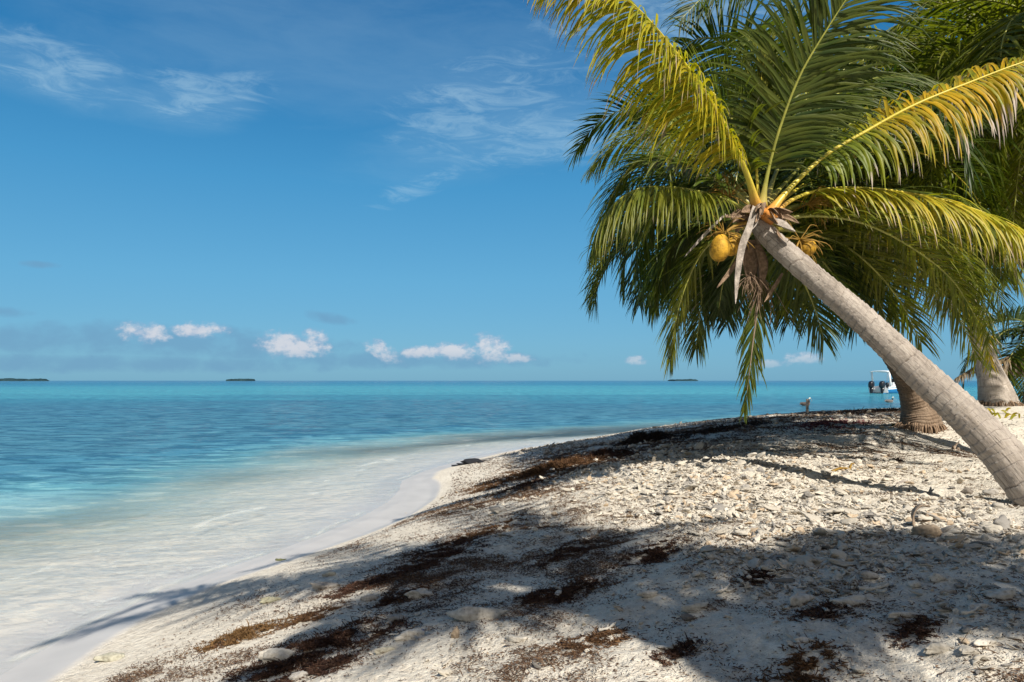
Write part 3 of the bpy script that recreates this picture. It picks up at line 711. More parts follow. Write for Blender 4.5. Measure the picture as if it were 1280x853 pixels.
coco(900, 310, 5.25, .069, .100, (.15, 0, 1)); coco(915, 306, 5.5, .060, .09, (.3, .2, 1))
coco(1009, 310, 5.55, .066, .07, (.6, 0, .6)); coco(1000, 322, 5.7, .066, .08, (-.2, 0, 1))
V, fs = tube(spline([P(945, 278, 5.5), P(925, 280, 5.42), P(908, 290, 5.38), P(901, 300, 5.3)], 14), np.linspace(.018, .008, 14), 8); mesh_obj('fruit_stalk', V, fs, M['twig'], palm1, O1)

def auto_crown(palm, O, C, n, L, mats, seed, leaf=.7, el=(-35, 80), azr=(0, 360), nl=70, width=.032, stalk='stalk_green', r0=.022, sagr=(60, 120), droopr=(.3, .9), zmin=-9):
    rg = np.random.default_rng(seed)
    for i in range(n):
        az = azr[0] + (azr[1] - azr[0]) * ((i * .618034 + .07 * rg.random()) % 1)
        u = (i + .5) / n; e = el[1] + (el[0] - el[1]) * u ** .8
        pts = arch(np.array(C) + rg.normal(0, .03, 3), az, e, L * rg.uniform(.85, 1.08) * (.8 + .2 * min(1, u * 3)), rg.uniform(*sagr) * (1 if e > 0 else .6), rg, rg.uniform(-25, 25), zmin)
        frond(palm, O, pts, M[mats[int(rg.integers(len(mats)))]], M[stalk], leaf=leaf * rg.uniform(.85, 1.1), n=nl, width=width, droop=rg.uniform(*droopr), petiole=.14, r0=r0,
              roll=rg.uniform(-.5, .5), kinkp=.12, rng=rg, lift=rg.uniform(0, .3))

def roots(palm, O, r, n, seed, mat='husk'):
    rg = random.Random(seed); ac = Acc()
    for i in range(n):
        a = rg.uniform(0, 2 * pi); rr_ = r * rg.uniform(.86, 1.0); z0 = rg.uniform(.01, .09); out = rg.uniform(-.01, .10)
        d = np.array([cos(a), sin(a), 0]); q = O + d * (rr_ + out); gz = float(ground_h(q[0], q[1]))
        p = np.array([O + d * rr_ * .9 + [0, 0, z0], O + d * (rr_ + out * .5) + [0, 0, z0 * .7], [q[0], q[1], gz - .02]])
        V, fs = tube(spline(p, 6), np.linspace(.010, .005, 6) * rg.uniform(.6, 1.5), 6); ac.add(V, fs)
    return ac.obj('root_mass', M[mat], palm, O)
# ---- second palm, brown swollen foot behind the leaning trunk
t2 = [(1151, 536, 9.7, 60), (1150, 526, 9.7, 56), (1146, 510, 9.7, 44), (1141, 495, 9.65, 36), (1134, 478, 9.6, 32), (1122, 455, 9.5, 29), (1090, 410, 9.3, 26), (1035, 355, 9.0, 24), (990, 300, 8.7, 22), (965, 250, 8.5, 21)]
p2 = P(1150, 531, 9.7); O2 = np.array([p2[0], p2[1], float(ground_h(p2[0], p2[1]))])
palm2 = empty('coconut_palm', O2, 'coconut palm with a brown ringed foot half hidden just behind the leaning trunk', 'palm tree', 'coconut palms on the beach')
T2 = tp(t2); T2[0, 2] = min(T2[0, 2], O2[2] - .1)
trunk(palm2, O2, T2, M['bark_brown'], rings=.045, seg=48, step=.007, amp=.10)
roots(palm2, O2, .25, 320, 2)
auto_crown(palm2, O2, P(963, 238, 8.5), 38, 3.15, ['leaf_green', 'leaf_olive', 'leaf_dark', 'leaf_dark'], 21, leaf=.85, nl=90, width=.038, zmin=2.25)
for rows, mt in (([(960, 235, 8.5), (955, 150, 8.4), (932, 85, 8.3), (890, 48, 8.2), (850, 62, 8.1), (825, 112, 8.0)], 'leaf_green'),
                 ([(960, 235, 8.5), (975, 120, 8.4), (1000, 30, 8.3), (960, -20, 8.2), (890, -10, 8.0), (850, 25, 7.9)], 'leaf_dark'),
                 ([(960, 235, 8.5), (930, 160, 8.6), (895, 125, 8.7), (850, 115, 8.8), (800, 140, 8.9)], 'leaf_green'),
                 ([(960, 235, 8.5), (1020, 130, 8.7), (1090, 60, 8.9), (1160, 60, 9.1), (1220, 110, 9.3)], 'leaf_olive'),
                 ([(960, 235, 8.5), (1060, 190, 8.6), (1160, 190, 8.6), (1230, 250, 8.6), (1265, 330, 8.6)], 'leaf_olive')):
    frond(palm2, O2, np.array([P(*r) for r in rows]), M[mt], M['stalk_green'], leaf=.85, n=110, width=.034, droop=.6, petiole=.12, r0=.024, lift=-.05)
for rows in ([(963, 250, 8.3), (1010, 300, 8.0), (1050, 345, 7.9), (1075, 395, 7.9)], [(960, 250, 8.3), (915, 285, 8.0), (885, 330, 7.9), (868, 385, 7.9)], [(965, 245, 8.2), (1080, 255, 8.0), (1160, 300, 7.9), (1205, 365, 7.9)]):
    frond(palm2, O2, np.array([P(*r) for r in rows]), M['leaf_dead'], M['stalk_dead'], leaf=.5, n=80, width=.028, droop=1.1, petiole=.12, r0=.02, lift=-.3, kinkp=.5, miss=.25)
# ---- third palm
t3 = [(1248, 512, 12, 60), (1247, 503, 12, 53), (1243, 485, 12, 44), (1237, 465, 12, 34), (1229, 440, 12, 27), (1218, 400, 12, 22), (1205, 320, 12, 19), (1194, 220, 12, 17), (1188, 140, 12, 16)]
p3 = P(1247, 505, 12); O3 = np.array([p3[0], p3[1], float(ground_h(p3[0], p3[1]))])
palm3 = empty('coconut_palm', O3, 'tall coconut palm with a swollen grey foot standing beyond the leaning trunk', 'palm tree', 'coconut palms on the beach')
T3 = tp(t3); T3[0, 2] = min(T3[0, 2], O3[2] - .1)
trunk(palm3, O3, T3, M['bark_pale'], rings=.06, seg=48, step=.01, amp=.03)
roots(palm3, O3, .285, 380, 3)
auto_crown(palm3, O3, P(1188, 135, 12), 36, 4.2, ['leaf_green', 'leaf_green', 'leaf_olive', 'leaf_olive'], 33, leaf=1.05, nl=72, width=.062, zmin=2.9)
# ---- fourth palm, low, at the right edge
t4 = [(1292, 508, 13.5, 26), (1290, 490, 13.5, 20), (1294, 455, 13.5, 17), (1302, 420, 13.5, 15)]
p4 = P(1292, 503, 13.5); O4 = np.array([p4[0], p4[1], float(ground_h(p4[0], p4[1]))])
palm4 = empty('coconut_palm', O4, 'low coconut palm with brown dead fronds hanging beside the swollen grey palm foot', 'palm tree', 'coconut palms on the beach')
T4 = tp(t4); T4[0, 2] = min(T4[0, 2], O4[2] - .1)
trunk(palm4, O4, T4, M['bark_brown'], rings=.08, seg=32, step=.012, amp=.03)
C4 = P(1302, 418, 13.5)
auto_crown(palm4, O4, C4, 11, 1.9, ['leaf_dark', 'leaf_green'], 41, leaf=.6, nl=60, width=.04, el=(-20, 70))
for pts, m_ in (([(1302, 425, 13.4), (1280, 436, 13.3), (1255, 448, 13.2), (1225, 456, 13.1), (1196, 472, 13.0)], 'leaf_dead'), ([(1305, 430, 13.4), (1290, 440, 13.3), (1272, 452, 13.2), (1250, 460, 13.1), (1235, 470, 13.0)], 'leaf_dead'),
                ([(1310, 432, 13.6), (1295, 448, 13.6), (1280, 455, 13.5), (1262, 462, 13.5)], 'leaf_dead')):
    frond(palm4, O4, np.array([P(*r) for r in pts]), M[m_], M['stalk_dead'], leaf=.42, n=80, width=.035, droop=2.2, petiole=.1, r0=.02, lift=-.4)
# ---- fifth palm just outside the right edge, its fronds fill the corner
O5 = np.array([5.9, 7.4, float(ground_h(5.9, 7.4))])
palm5 = empty('coconut_palm', O5, 'coconut palm beyond the right edge, its dark fronds filling the top right corner', 'palm tree', 'coconut palms on the beach')
C5 = P(1345, 60, 7.6)
T5 = np.array([[O5[0], O5[1], O5[2] - .1, .24], [5.92, 7.4, O5[2] + .3, .18], [5.95, 7.45, 2.5, .13], [*C5, .10]])
trunk(palm5, O5, T5, M['bark_pale'], rings=.07, seg=32, step=.012, amp=.03)
auto_crown(palm5, O5, C5, 24, 3.0, ['leaf_olive', 'leaf_green', 'leaf_olive'], 55, leaf=.8, nl=72, width=.042, azr=(60, 300), el=(-30, 70), zmin=2.3)
for rows, mt, kp in (([(1345, 60, 7.6), (1305, 95, 7.4), (1280, 170, 7.3), (1268, 260, 7.3), (1262, 350, 7.3)], 'leaf_olive', .5), ([(1345, 60, 7.6), (1290, 110, 7.7), (1245, 190, 7.8), (1222, 280, 7.8), (1215, 370, 7.8)], 'leaf_green', .3),
                 ([(1350, 70, 7.6), (1310, 140, 7.5), (1290, 230, 7.5), (1280, 330, 7.5)], 'leaf_dead', .5), ([(1340, 60, 7.6), (1270, 60, 7.7), (1210, 120, 7.8), (1180, 200, 7.8)], 'leaf_green', .2)):
    frond(palm5, O5, np.array([P(*r) for r in rows]), M[mt], M['stalk_green'], leaf=.6, n=100, width=.03, droop=.8, petiole=.1, r0=.02, kinkp=kp, lift=-.2)

# ---- palms behind the camera that shade the foreground
def shade_palm(foot, top, seed, targets, lab, n=14, L=3.2, auto=True, azr=(0, 360), el=(-15, 60)):
    O = np.array([foot[0], foot[1], float(ground_h(foot[0], foot[1]))])
    p = empty('coconut_palm', O, lab, 'palm tree', 'coconut palms on the beach')
    C = np.array(top, float)
    T = np.array([[*foot, O[2] - .1, .26], [foot[0], foot[1], O[2] + .3, .18], [foot[0] * .6 + C[0] * .4, foot[1] * .6 + C[1] * .4, O[2] + (C[2] - O[2]) * .5, .14], [*C, .11]])
    trunk(p, O, T, M['bark_pale'], rings=.08, seg=24, step=.02, amp=.03)
    if auto: auto_crown(p, O, C, n, L, ['leaf_green', 'leaf_olive'], seed, leaf=.8, nl=62, width=.045, azr=azr, el=el)
    for k, (pth, lf) in enumerate(targets):
        # pth: ground targets (photo pixels) with the heights the frond has above them
        pts = [C]
        for px, py, hh in pth:
            g = hit(px, py); pts.append(np.array([g[0] - SH[0] * (hh - g[2]), g[1] - SH[1] * (hh - g[2]), hh]))
        frond(p, O, np.array(pts), M['leaf_green'], M['stalk_green'], leaf=lf, n=80, width=.045, droop=.35, petiole=.1, r0=.025, lift=.1)
    return p
def over(px, py, h):                # the point at height h whose shadow falls on photo pixel (px,py)
    g = hit(px, py); return np.array([g[0] - SH[0] * (h - g[2]), g[1] - SH[1] * (h - g[2]), h])
CA = over(700, 735, 5.6)
shade_palm((CA[0] + 1.2, CA[1] - 2.2), CA, 71, [
    ([(520, 690, 6.0), (400, 725, 5.6), (220, 745, 5.0), (100, 785, 4.6)], .55),
    ([(500, 705, 6.0), (380, 735, 5.6), (210, 760, 5.0), (70, 800, 4.6)], .7),
    ([(480, 715, 6.0), (340, 730, 5.6), (260, 735, 5.0), (170, 745, 4.6)], .5),
    ([(560, 720, 6.0), (470, 700, 5.8), (400, 690, 5.3), (320, 712, 4.8)], .55),
    ([(640, 660, 6.0), (560, 640, 5.6), (470, 668, 5.0)], .55),
    ([(720, 700, 6.0), (690, 662, 5.8), (640, 645, 5.2)], .6),
    ([(600, 770, 6.0), (450, 800, 5.6), (300, 845, 5.2)], .6),
    ([(820, 720, 5.9), (880, 700, 5.6), (960, 690, 5.0)], .8),
    ([(760, 690, 5.9), (800, 665, 5.6), (880, 655, 5.0)], .6),
    ([(620, 700, 5.9), (540, 690, 5.6), (500, 740, 5.0)], .8),
    ([(560, 760, 5.9), (520, 740, 5.6), (430, 770, 5.0)], .7),
    ([(760, 740, 5.9), (860, 735, 5.6), (960, 735, 5.0)], .9), ([(640, 720, 5.9), (600, 700, 5.6), (560, 680, 5.2)], .8),
    ([(700, 720, 5.9), (740, 700, 5.6), (770, 680, 5.0)], .6), ([(650, 700, 5.9), (640, 680, 5.6), (620, 668, 5.2)], .8), ([(500, 760, 5.9), (420, 780, 5.6), (360, 800, 5.2)], .5)],
    'coconut palm out of sight behind the viewer, shading the middle of the foreground', auto=False)
CB = over(1130, 725, 5.2)
shade_palm((CB[0] + 1.6, CB[1] - 1.0), CB, 73, [
    ([(1060, 705, 5.5), (980, 690, 5.2), (880, 700, 4.6)], .7),
    ([(1180, 690, 5.5), (1240, 680, 5.2), (1330, 675, 4.6)], .7),
    ([(1200, 730, 5.5), (1270, 745, 5.2), (1360, 770, 4.6)], .7),
    ([(1100, 690, 5.5), (1060, 680, 5.2), (990, 672, 4.6)], .55),
    ([(1060, 735, 5.5), (980, 750, 5.2), (900, 780, 4.6)], .7),
    ([(1080, 770, 5.5), (1000, 790, 5.2), (880, 800, 4.6)], .7),
    ([(1150, 700, 5.5), (1190, 690, 5.2), (1270, 690, 4.6)], .55),
    ([(1090, 715, 5.5), (1020, 715, 5.2), (940, 730, 4.6)], .9), ([(1170, 710, 5.5), (1240, 710, 5.2), (1310, 725, 4.6)], .7), ([(1130, 750, 5.5), (1190, 775, 5.2), (1270, 795, 4.6)], .4), ([(1080, 740, 5.5), (1020, 755, 5.2), (930, 765, 4.6)], .6)],
    'coconut palm out of sight behind the viewer to the right, shading the rubble', auto=False)

# ------------------------------------------------------------------ coral rubble
def icos(sub):
    import bmesh
    bm = bmesh.new(); bmesh.ops.create_icosphere(bm, subdivisions=sub, radius=1); bm.verts.ensure_lookup_table()
    V = np.array([v.co[:] for v in bm.verts]); Fc = np.array([[v.index for v in f.verts] for f in bm.faces]); bm.free(); return V, Fc
def stone_proto(sub, seed, shape, rough=.35):
    V, Fc = icos(sub); r = np.random.default_rng(seed); o = r.random(3) * 40
    d = (noise3(V * 1.3 + o) - .5) * 2 * rough + (noise3(V * 3.1 + o) - .5) * rough * .7
    if sub > 2: d = d + (noise3(V * 8 + o) - .5) * rough * .55
    V = V * (1 + d)[:, None] * np.array(shape)
    V[:, 1] += np.array(.25 * V[:, 0] ** 2 * r.choice([-1, 1])) / max(shape[0], 1)   # slight bend
    V[:, 2] = np.maximum(V[:, 2], -.55 * shape[2])
    return V, Fc
SHAPES = [(1, .42, .26), (1, .6, .3), (1, .8, .22), (1, .28, .24), (1, .75, .42), (1, .5, .16), (1.0, .85, .5), (1, .33, .28)]
lo = [stone_proto(1, 100 + i, SHAPES[i % 8], .5) for i in range(12)]
mid = [stone_proto(2, 200 + i, SHAPES[i % 8], .62) for i in range(16)]
hi = [stone_proto(3, 300 + i, SHAPES[i % 8], .62) for i in range(16)]

def in_px(x, y, z):
    return 640 + x / y * F, HZ - (z - CZ) / y * F
def rubble_density(px, py):
    """expected rubble cover at a photo pixel -> a plan-view field is baked from it"""
    d = np.zeros_like(px)
    def blob(cx, cy, rx, ry, a):
        nonlocal d; d = np.maximum(d, a * np.exp(-(((px - cx) / rx) ** 2 + ((py - cy) / ry) ** 2) ** 2))
    blob(960, 620, 190, 48, 1.); blob(1080, 645, 170, 36, .85); blob(980, 690, 120, 50, 1.0); blob(900, 590, 170, 30, .8); blob(1040, 600, 110, 20, .35)
    blob(1230, 690, 110, 35, .8); blob(1010, 740, 90, 30, .55); blob(1230, 760, 90, 60, .30); blob(1250, 810, 60, 40, .5); blob(850, 562, 170, 12, .45); blob(1120, 590, 120, 12, .25); blob(1150, 700, 120, 25, .7)
    blob(860, 640, 60, 25, .8); blob(1000, 530, 250, 12, .07); blob(700, 640, 130, 40, .07); blob(600, 790, 200, 60, .05); blob(1100, 800, 160, 60, .07); blob(800, 750, 200, 60, .03); blob(760, 600, 90, 15, .25)
    return d
def stone_colors(n, rng):
    a = np.array([.66, .60, .50]); b = np.array([.44, .41, .37]); c = np.array([.60, .47, .33])
    u = rng.random((n, 1)); k = rng.random((n, 1))
    col = a * (1 - u * .5) + b * u * .5
    col = np.where(k < .17, b * (.38 + .5 * u), np.where(k > .91, c * (.8 + .3 * u), col))
    return col * rng.uniform(.88, 1.08, (n, 1))
def rotm(n, rng, tilt=.42):
    a = rng.uniform(0, 2 * pi, n); b = rng.normal(0, tilt, n); c = rng.normal(0, tilt, n)
    ca, sa, cb, sb, cc, sc = np.cos(a), np.sin(a), np.cos(b), np.sin(b), np.cos(c), np.sin(c); o = np.zeros(n); i = np.ones(n)
    Rz = np.stack([ca, -sa, o, sa, ca, o, o, o, i], 1).reshape(n, 3, 3); Ry = np.stack([cb, o, sb, o, i, o, -sb, o, cb], 1).reshape(n, 3, 3); Rx = np.stack([i, o, o, o, cc, -sc, o, sc, cc], 1).reshape(n, 3, 3)
    return Rz @ Ry @ Rx
def field(N, x0, x1, y0, y1, dens, rng, power=0.):
    """rejection sample N points in plan by a pixel-space density map baked onto the ground"""
    out = []
    while sum(map(len, out)) < N:
        x = rng.uniform(x0, x1, N * 2); y = y0 + (y1 - y0) * rng.random(N * 2) ** (1 + power)
        z = base_h(x, y); px, py = in_px(x, y, z)
        k = rng.random(N * 2) < dens(px, py) * (.35 + 1.3 * np.clip(fbm(x * 2, y * 2, 3, 77) * 2 - .6, 0, 1))
        out.append(np.stack([x, y], 1)[k])
    return np.vstack(out)[:N]
rng = np.random.default_rng(5)
pts = field(26000, -2, 8.5, 1.9, 14, rubble_density, rng, .35)
size = np.exp(rng.normal(math.log(.0150), .52, len(pts))); size = np.clip(size, .005, .07); size *= np.interp(pts[:, 1], [2, 4, 7, 12], [.50, .72, .74, .95])
z = ground_h(pts[:, 0], pts[:, 1]) + rng.random(len(pts)) * size * .45
big_key = size / pts[:, 1]; order = np.argsort(-big_key)
big = order[:270]; rest = order[270:]
def scatter(name, protos_of, sel, mat, label, rng):
    Vs, Fs, As = [], [], []; n0 = 0
    which = rng.integers(0, len(protos_of), len(sel)); Rm = rotm(len(sel), rng); cols = stone_colors(len(sel), rng)
    for k, (PV, PF) in enumerate(protos_of):
        s_ = np.where(which == k)[0]
        if not len(s_): continue
        idx = sel[s_]
        W = np.einsum('nij,vj->nvi', Rm[s_], PV) * size[idx][:, None, None]
        W += np.stack([pts[idx, 0], pts[idx, 1], z[idx] + size[idx] * .12], 1)[:, None, :]
        m = len(PV); Fs.append((PF[None] + (np.arange(len(s_)) * m)[:, None, None]).reshape(-1, 3) + n0); n0 += m * len(s_)
        Vs.append(W.reshape(-1, 3)); As.append(np.repeat(cols[s_], m, 0))
    o = mesh_obj(name, np.vstack(Vs), np.concatenate(Fs), mat, smooth=False, attr={'col': np.vstack(As)})
    return tag(o, label, 'coral rubble', kind='stuff')
nb = rest[:5000]; fb = rest[5000:]
scatter('coral_rubble', mid, nb, M['stone'], 'bleached broken coral pieces heaped over the right half of the sand', rng)
scatter('coral_gravel', lo, fb, M['stone'], 'finer coral chips filled in between the larger pieces of rubble', rng)
# the largest pieces are stones of their own
proto_me = []
for k, (PV, PF) in enumerate(hi):
    for v in range(3):
        c = stone_colors(1, rng)[0]
        o = mesh_obj('coral_stone', PV * np.array([1.15, .9, .8]), PF, M['stone'], attr={'col': np.repeat(c[None], len(PV), 0)}); proto_me.append(o.data); bpy.data.objects.remove(o)
import mathutils
for q, i in enumerate(big):
    o = bpy.data.objects.new('coral_stone', proto_me[int(rng.integers(len(proto_me)))]); COL.objects.link(o)
    o.location = (pts[i, 0], pts[i, 1], z[i] + size[i] * .14); o.scale = (size[i],) * 3
    o.rotation_euler = (rng.normal(0, .25), rng.normal(0, .25), rng.uniform(0, 2 * pi))
    tag(o, 'small bleached coral stone lying among the rubble on the sand', 'coral stone', 'bleached coral stones lying among the rubble')

def place_stone(px, py, wpx, shape, col, label, seed, rz=0., sub=4, rough=.4, name='coral_stone', tilt=0., sink=.15, group=None, cat='coral stone'):
    g = hit(px, py); r = wpx * g[1] / F / 2
    V, Fc = stone_proto(sub, seed, shape, rough); V = V * r
    ca, sa = cos(rz), sin(rz); V = V @ np.array([[ca, sa, 0], [-sa, ca, 0], [0, 0, 1]])
    V = V + g + np.array([0, 0, shape[2] * r * (.5 - sink)])
    o = mesh_obj(name, V, Fc, M['stone'], None, g, True, {'col': np.repeat(np.array(col)[None], len(V), 0)})
    return tag(o, label, cat, group)
def coral_branch(px, py, wpx, seed, label):
    g = hit(px, py); L = wpx * g[1] / F; rg = random.Random(seed); ac = Acc(); a0 = rg.uniform(-.5, .5)
    for k, (t0, da, l) in enumerate(((0, 0, 1.), (.35, .7, .45), (.6, -.75, .38), (.75, .6, .25))):
        a = a0 + da; st = g + np.array([cos(a0) * L * (t0 - .5), sin(a0) * L * (t0 - .5), L * .10])
        p = np.array([st, st + np.array([cos(a), sin(a), .10]) * L * l * .5, st + np.array([cos(a + .15), sin(a + .15), .22]) * L * l])
        V, fs = tube(spline(p, 12), L * (.075 - .01 * k) * (1 + .22 * np.sin(np.arange(12) * 1.7 + seed)) * np.linspace(1, .7, 12), 9); V = V + (noise3(V * 60)[:, None] - .5) * L * .05; ac.add(V, fs, (.62, .57, .49))
    return tag(ac.obj('branching_coral', M['stone'], None, g), label, 'coral')
for px, py, w_, sd, lb in ((1092, 742, 34, 1, 'forked branch of bleached coral in the shade right of the long bone-shaped stone'), (905, 742, 28, 2, 'small forked coral branch on weedy sand left of the knobbly grey stone'),
                           (1030, 650, 24, 3, 'forked white coral branch on sunlit rubble near the shade edge'), (1215, 770, 30, 5, 'forked pale coral branch near the right edge below the perforated block'), (760, 790, 26, 6, 'small forked coral piece on flecked sand at bottom centre')):
    coral_branch(px, py, w_, sd, lb)
W_ = (.62, .57, .49); G_ = (.42, .39, .35); D_ = (.22, .19, .16); B_ = (.36, .28, .2)
place_stone(1065, 757, 50, (1, .32, .3), W_, 'long bone-shaped coral stone with small pits in the shaded sand right of centre', 1, .1)
place_stone(1000, 753, 30, (1, .6, .6), W_, 'knobbly grey coral stone left of the long bone-shaped one', 2, .3)
place_stone(1248, 748, 42, (1, .5, .4), W_, 'pale perforated coral block in a patch of sun near the right edge', 3, -.2, rough=.55)
place_stone(1158, 670, 32, (1, .5, .55), B_, 'dark brown arched coral piece at the edge of the shade below the curled frond scrap', 4, -.3)
place_stone(935, 699, 34, (1, .25, .22), (.50, .44, .35), 'tan finger of coral lying at the left edge of the shaded rubble', 5, .2)
place_stone(912, 693, 22, (1, .4, .35), (.3, .26, .2), 'brown lump of coral beside the tan coral finger', 6)
place_stone(1265, 600, 0.1 + 24, (1, .5, .5), G_, 'rounded grey stone in the strip of shadow at the foot of the leaning trunk', 7)
place_stone(1241, 619, 17, (1, .6, .6), G_, 'rounded grey stone half in the trunk shadow, third from the leaning trunk', 8)
place_stone(1210, 617, 12, (1, .8, .7), D_, 'dark small stone in the trunk shadow left of the rounded grey ones', 9)
place_stone(1156, 605, 6, (1, .9, .9), D_, 'small dark round pebble standing on sunlit sand above the trunk shadow', 10)
place_stone(937, 592, 14, (1, .8, .8), G_, 'upright grey stone at the far left end of the trunk shadow', 11)
place_stone(951, 592, 11, (1, .8, .9), (.3, .28, .26), 'dark grey stone just right of the upright one in the trunk shadow', 12)
place_stone(595, 773, 66, (1, .28, .3), W_, 'long pitted coral log in the shaded sand at lower centre', 13, -.08, rough=.3)
place_stone(494, 778, 28, (1, .38, .4), G_, 'smooth spindle-shaped stone tilted beside the weed left of centre', 14, .5)
place_stone(524, 747, 32, (1, .4, .4), W_, 'pale rounded oblong stone above the pitted coral log', 15)
place_stone(462, 751, 22, (1, .45, .4), G_, 'grey oval stone with weed behind it at lower left', 16)
place_stone(406, 736, 38, (1, .28, .3), G_, 'flat grey slab of stone on white sand left of the weed', 17)
place_stone(340, 752, 22, (1, .45, .4), (.40, .38, .27), 'greenish oblong stone alone on the streaked white sand', 18)
place_stone(411, 720, 18, (1, .4, .35), (.42, .40, .33), 'small greenish grey stone above the flat slab', 19)
place_stone(480, 815, 24, (1, .35, .35), (.50, .46, .36), 'tan shard of coral at the lower end of the dark weed', 20, .4)
place_stone(515, 797, 34, (1, .6, .4), W_, 'pale broad coral chunk between the tilted spindle stone and the blue scrap', 21)
place_stone(570, 797, 16, (.7, .6, 1.2), B_, 'upright brown knob of coral right of the blue scrap', 22)
place_stone(645, 803, 26, (1, .35, .35), W_, 'pale oblong stone in a sun patch at bottom centre', 23, -.3)
place_stone(345, 826, 46, (1, .6, .45), (.58, .53, .45), 'large pale sand-covered coral lump at the bottom left corner of the weed', 24)
place_stone(373, 850, 26, (1, .6, .5), G_, 'round grey stone at the bottom edge left of centre', 25)
place_stone(140, 824, 34, (1, .55, .35), (.44, .42, .33), 'low pale green algae-covered rock on wet-looking white sand at lower left', 26, rough=.38)
place_stone(350, 701, 11, (1, .4, .35), (.15, .16, .08), 'moss-green pebble at the edge of the wet sand', 27)
place_stone(871, 764, 36, (1, .4, .4), (.50, .47, .41), 'grey coral branch lying right of centre in the shade', 28, .2)
place_stone(860, 775, 18, (1, .5, .5), D_, 'dark wedge of stone under the grey coral branch', 29)
place_stone(833, 812, 22, (1, .5, .3), W_, 'flat pale stone with dark weed beneath it at lower centre', 30)
place_stone(1170, 816, 38, (1, .4, .4), (.55, .50, .42), 'tan coral branch with a dark hole in the shade near the lower right', 31)
place_stone(1230, 808, 26, (1, .5, .4), W_, 'pale oval stone beside the right edge above two flat ones', 32)
place_stone(1210, 818, 26, (1, .5, .35), (.55, .5, .42), 'flat tan stone just left of the pale oval one', 33)
place_stone(1130, 772, 40, (1, .35, .25), W_, 'long flat white shard in the shaded sand at right', 34)
place_stone(1224, 762, 28, (1, .4, .35), W_, 'white oblong stone below the perforated coral block', 35)
place_stone(1172, 727, 22, (1, .5, .5), W_, 'bright rough coral bit in the sun strip at right', 36)
place_stone(1144, 735, 17, (1, .7, .5), W_, 'small white stone lying left of the sun strip', 37)
place_stone(1086, 724, 26, (1, .45, .4), G_, 'grey stone above the two pale shards in the shade', 38)
place_stone(1005, 803, 22, (1, .5, .35), W_, 'flat white disc of coral in the sun patch at bottom right of centre', 39)
place_stone(1185, 742, 24, (1, .35, .3), G_, 'flat grey stone edged by sunlight near the right side', 40)
place_stone(810, 745, 22, (1, .5, .4), W_, 'pale stone alone on weedy sand in the middle of the shade', 41)

# ------------------------------------------------------------------ weed
def weed_bits(cx, cy, n, rad, rng, mound=0., L=(.008, .03), cols=((.055, .028, .018), (.13, .075, .04)), wd=.0028, flat=.5, gold=0.):
    """n little bent strands round centres -> verts, quads, colours (numpy)"""
    X = []; tot = 0; k = 2.2 / rad; ca, sa = cos(.55), sin(.55)
    while tot < n:
        u = rng.normal(0, .8, n * 3) * rad * 1.35; v = rng.normal(0, .8, n * 3) * rad * .75
        x = cx + u * ca - v * sa; y = cy + u * sa + v * ca
        ok = rng.random(n * 3) < np.clip((fbm(x * k + cx * 9, y * k * 1.5, 4, 5) - .50) * 12, 0.02, 1)
        X.append(np.stack([x, y, (u / 1.35) ** 2 + (v / .75) ** 2], 1)[ok]); tot += ok.sum()
    X = np.vstack(X)[:n]; X = X[X[:, 2] < (2.6 * rad) ** 2]; n = len(X); x, y = X[:, 0], X[:, 1]
    hh = np.maximum(0, mound * .75 * np.exp(-X[:, 2] / rad ** 2 * 1.3) * np.clip((fbm(x * k + cx * 9, y * k * 1.5, 4, 5) - .42) * 6, .1, 1))
    return weed_at(x, y, n, rng, hh, L, cols, wd, flat)
def weed_at(x, y, n, rng, h, L, cols, wd, flat):
    g = ground_h(x, y); z0 = g + .003 + rng.random(n) * h
    d = norm(np.stack([rng.normal(0, 1, n), rng.normal(0, 1, n), np.abs(rng.normal(0, flat, n))], 1))
    l = (rng.uniform(L[0], L[1], n) * np.where(rng.random(n) < .07, 2.4, 1))[:, None]
    w = norm(np.cross(d, rng.normal(0, 1, (n, 3)))) * (wd * rng.uniform(.6, 1.6, (n, 1)))
    c = np.stack([x, y, z0], 1); k = rng.normal(0, .45, (n, 3)); k[:, 2] = -np.abs(k[:, 2]) * .3
    p0 = c; p1 = c + d * l * .5; p2 = p1 + norm(d + k) * l * .5
    p2[:, 2] = np.maximum(p2[:, 2], g + .002)
    V = np.stack([p0 - w * .6, p0 + w * .6, p1 - w, p1 + w, p2 - w * .3, p2 + w * .3], 1)
    f = np.array([[0, 1, 3, 2], [2, 3, 5, 4]])[None] + (np.arange(n) * 6)[:, None, None]
    u = rng.random((n, 1)); col = np.array(cols[0]) * (1 - u) + np.array(cols[1]) * u
    return V.reshape(-1, 3), f.reshape(-1, 4), np.repeat(col, 6, 0)
rng = np.random.default_rng(9)
N = 230000; keep = []; tot = 0
while tot < N:
    x = rng.uniform(-2.4, 7, N); y = 1.9 + 12 * rng.random(N) ** 1.7
    w = litter_w(x, y) ** 1.2 * 1.1 * np.clip(fbm(x * 9, y * 12, 3, 91) * 5 - 1.9, .12, 1) + .012
    k = rng.random(N) < w; k &= shore_dist(x, y) > .75; keep.append(np.stack([x, y], 1)[k]); tot += k.sum()
xy = np.vstack(keep)[:N]
V, Fq, A = weed_at(xy[:, 0], xy[:, 1], N, rng, np.full(N, .006), (.004, .017), ((.055, .030, .02), (.20, .125, .075)), .0015, .25)
far = np.repeat(np.clip(xy[:, 1] / 5, 1, 2.2), 6)   # farther bits are a little coarser so the thin weed line still reads
ctr = V.reshape(-1, 6, 3).mean(1).repeat(6, 0); V = ctr + (V - ctr) * far[:, None]
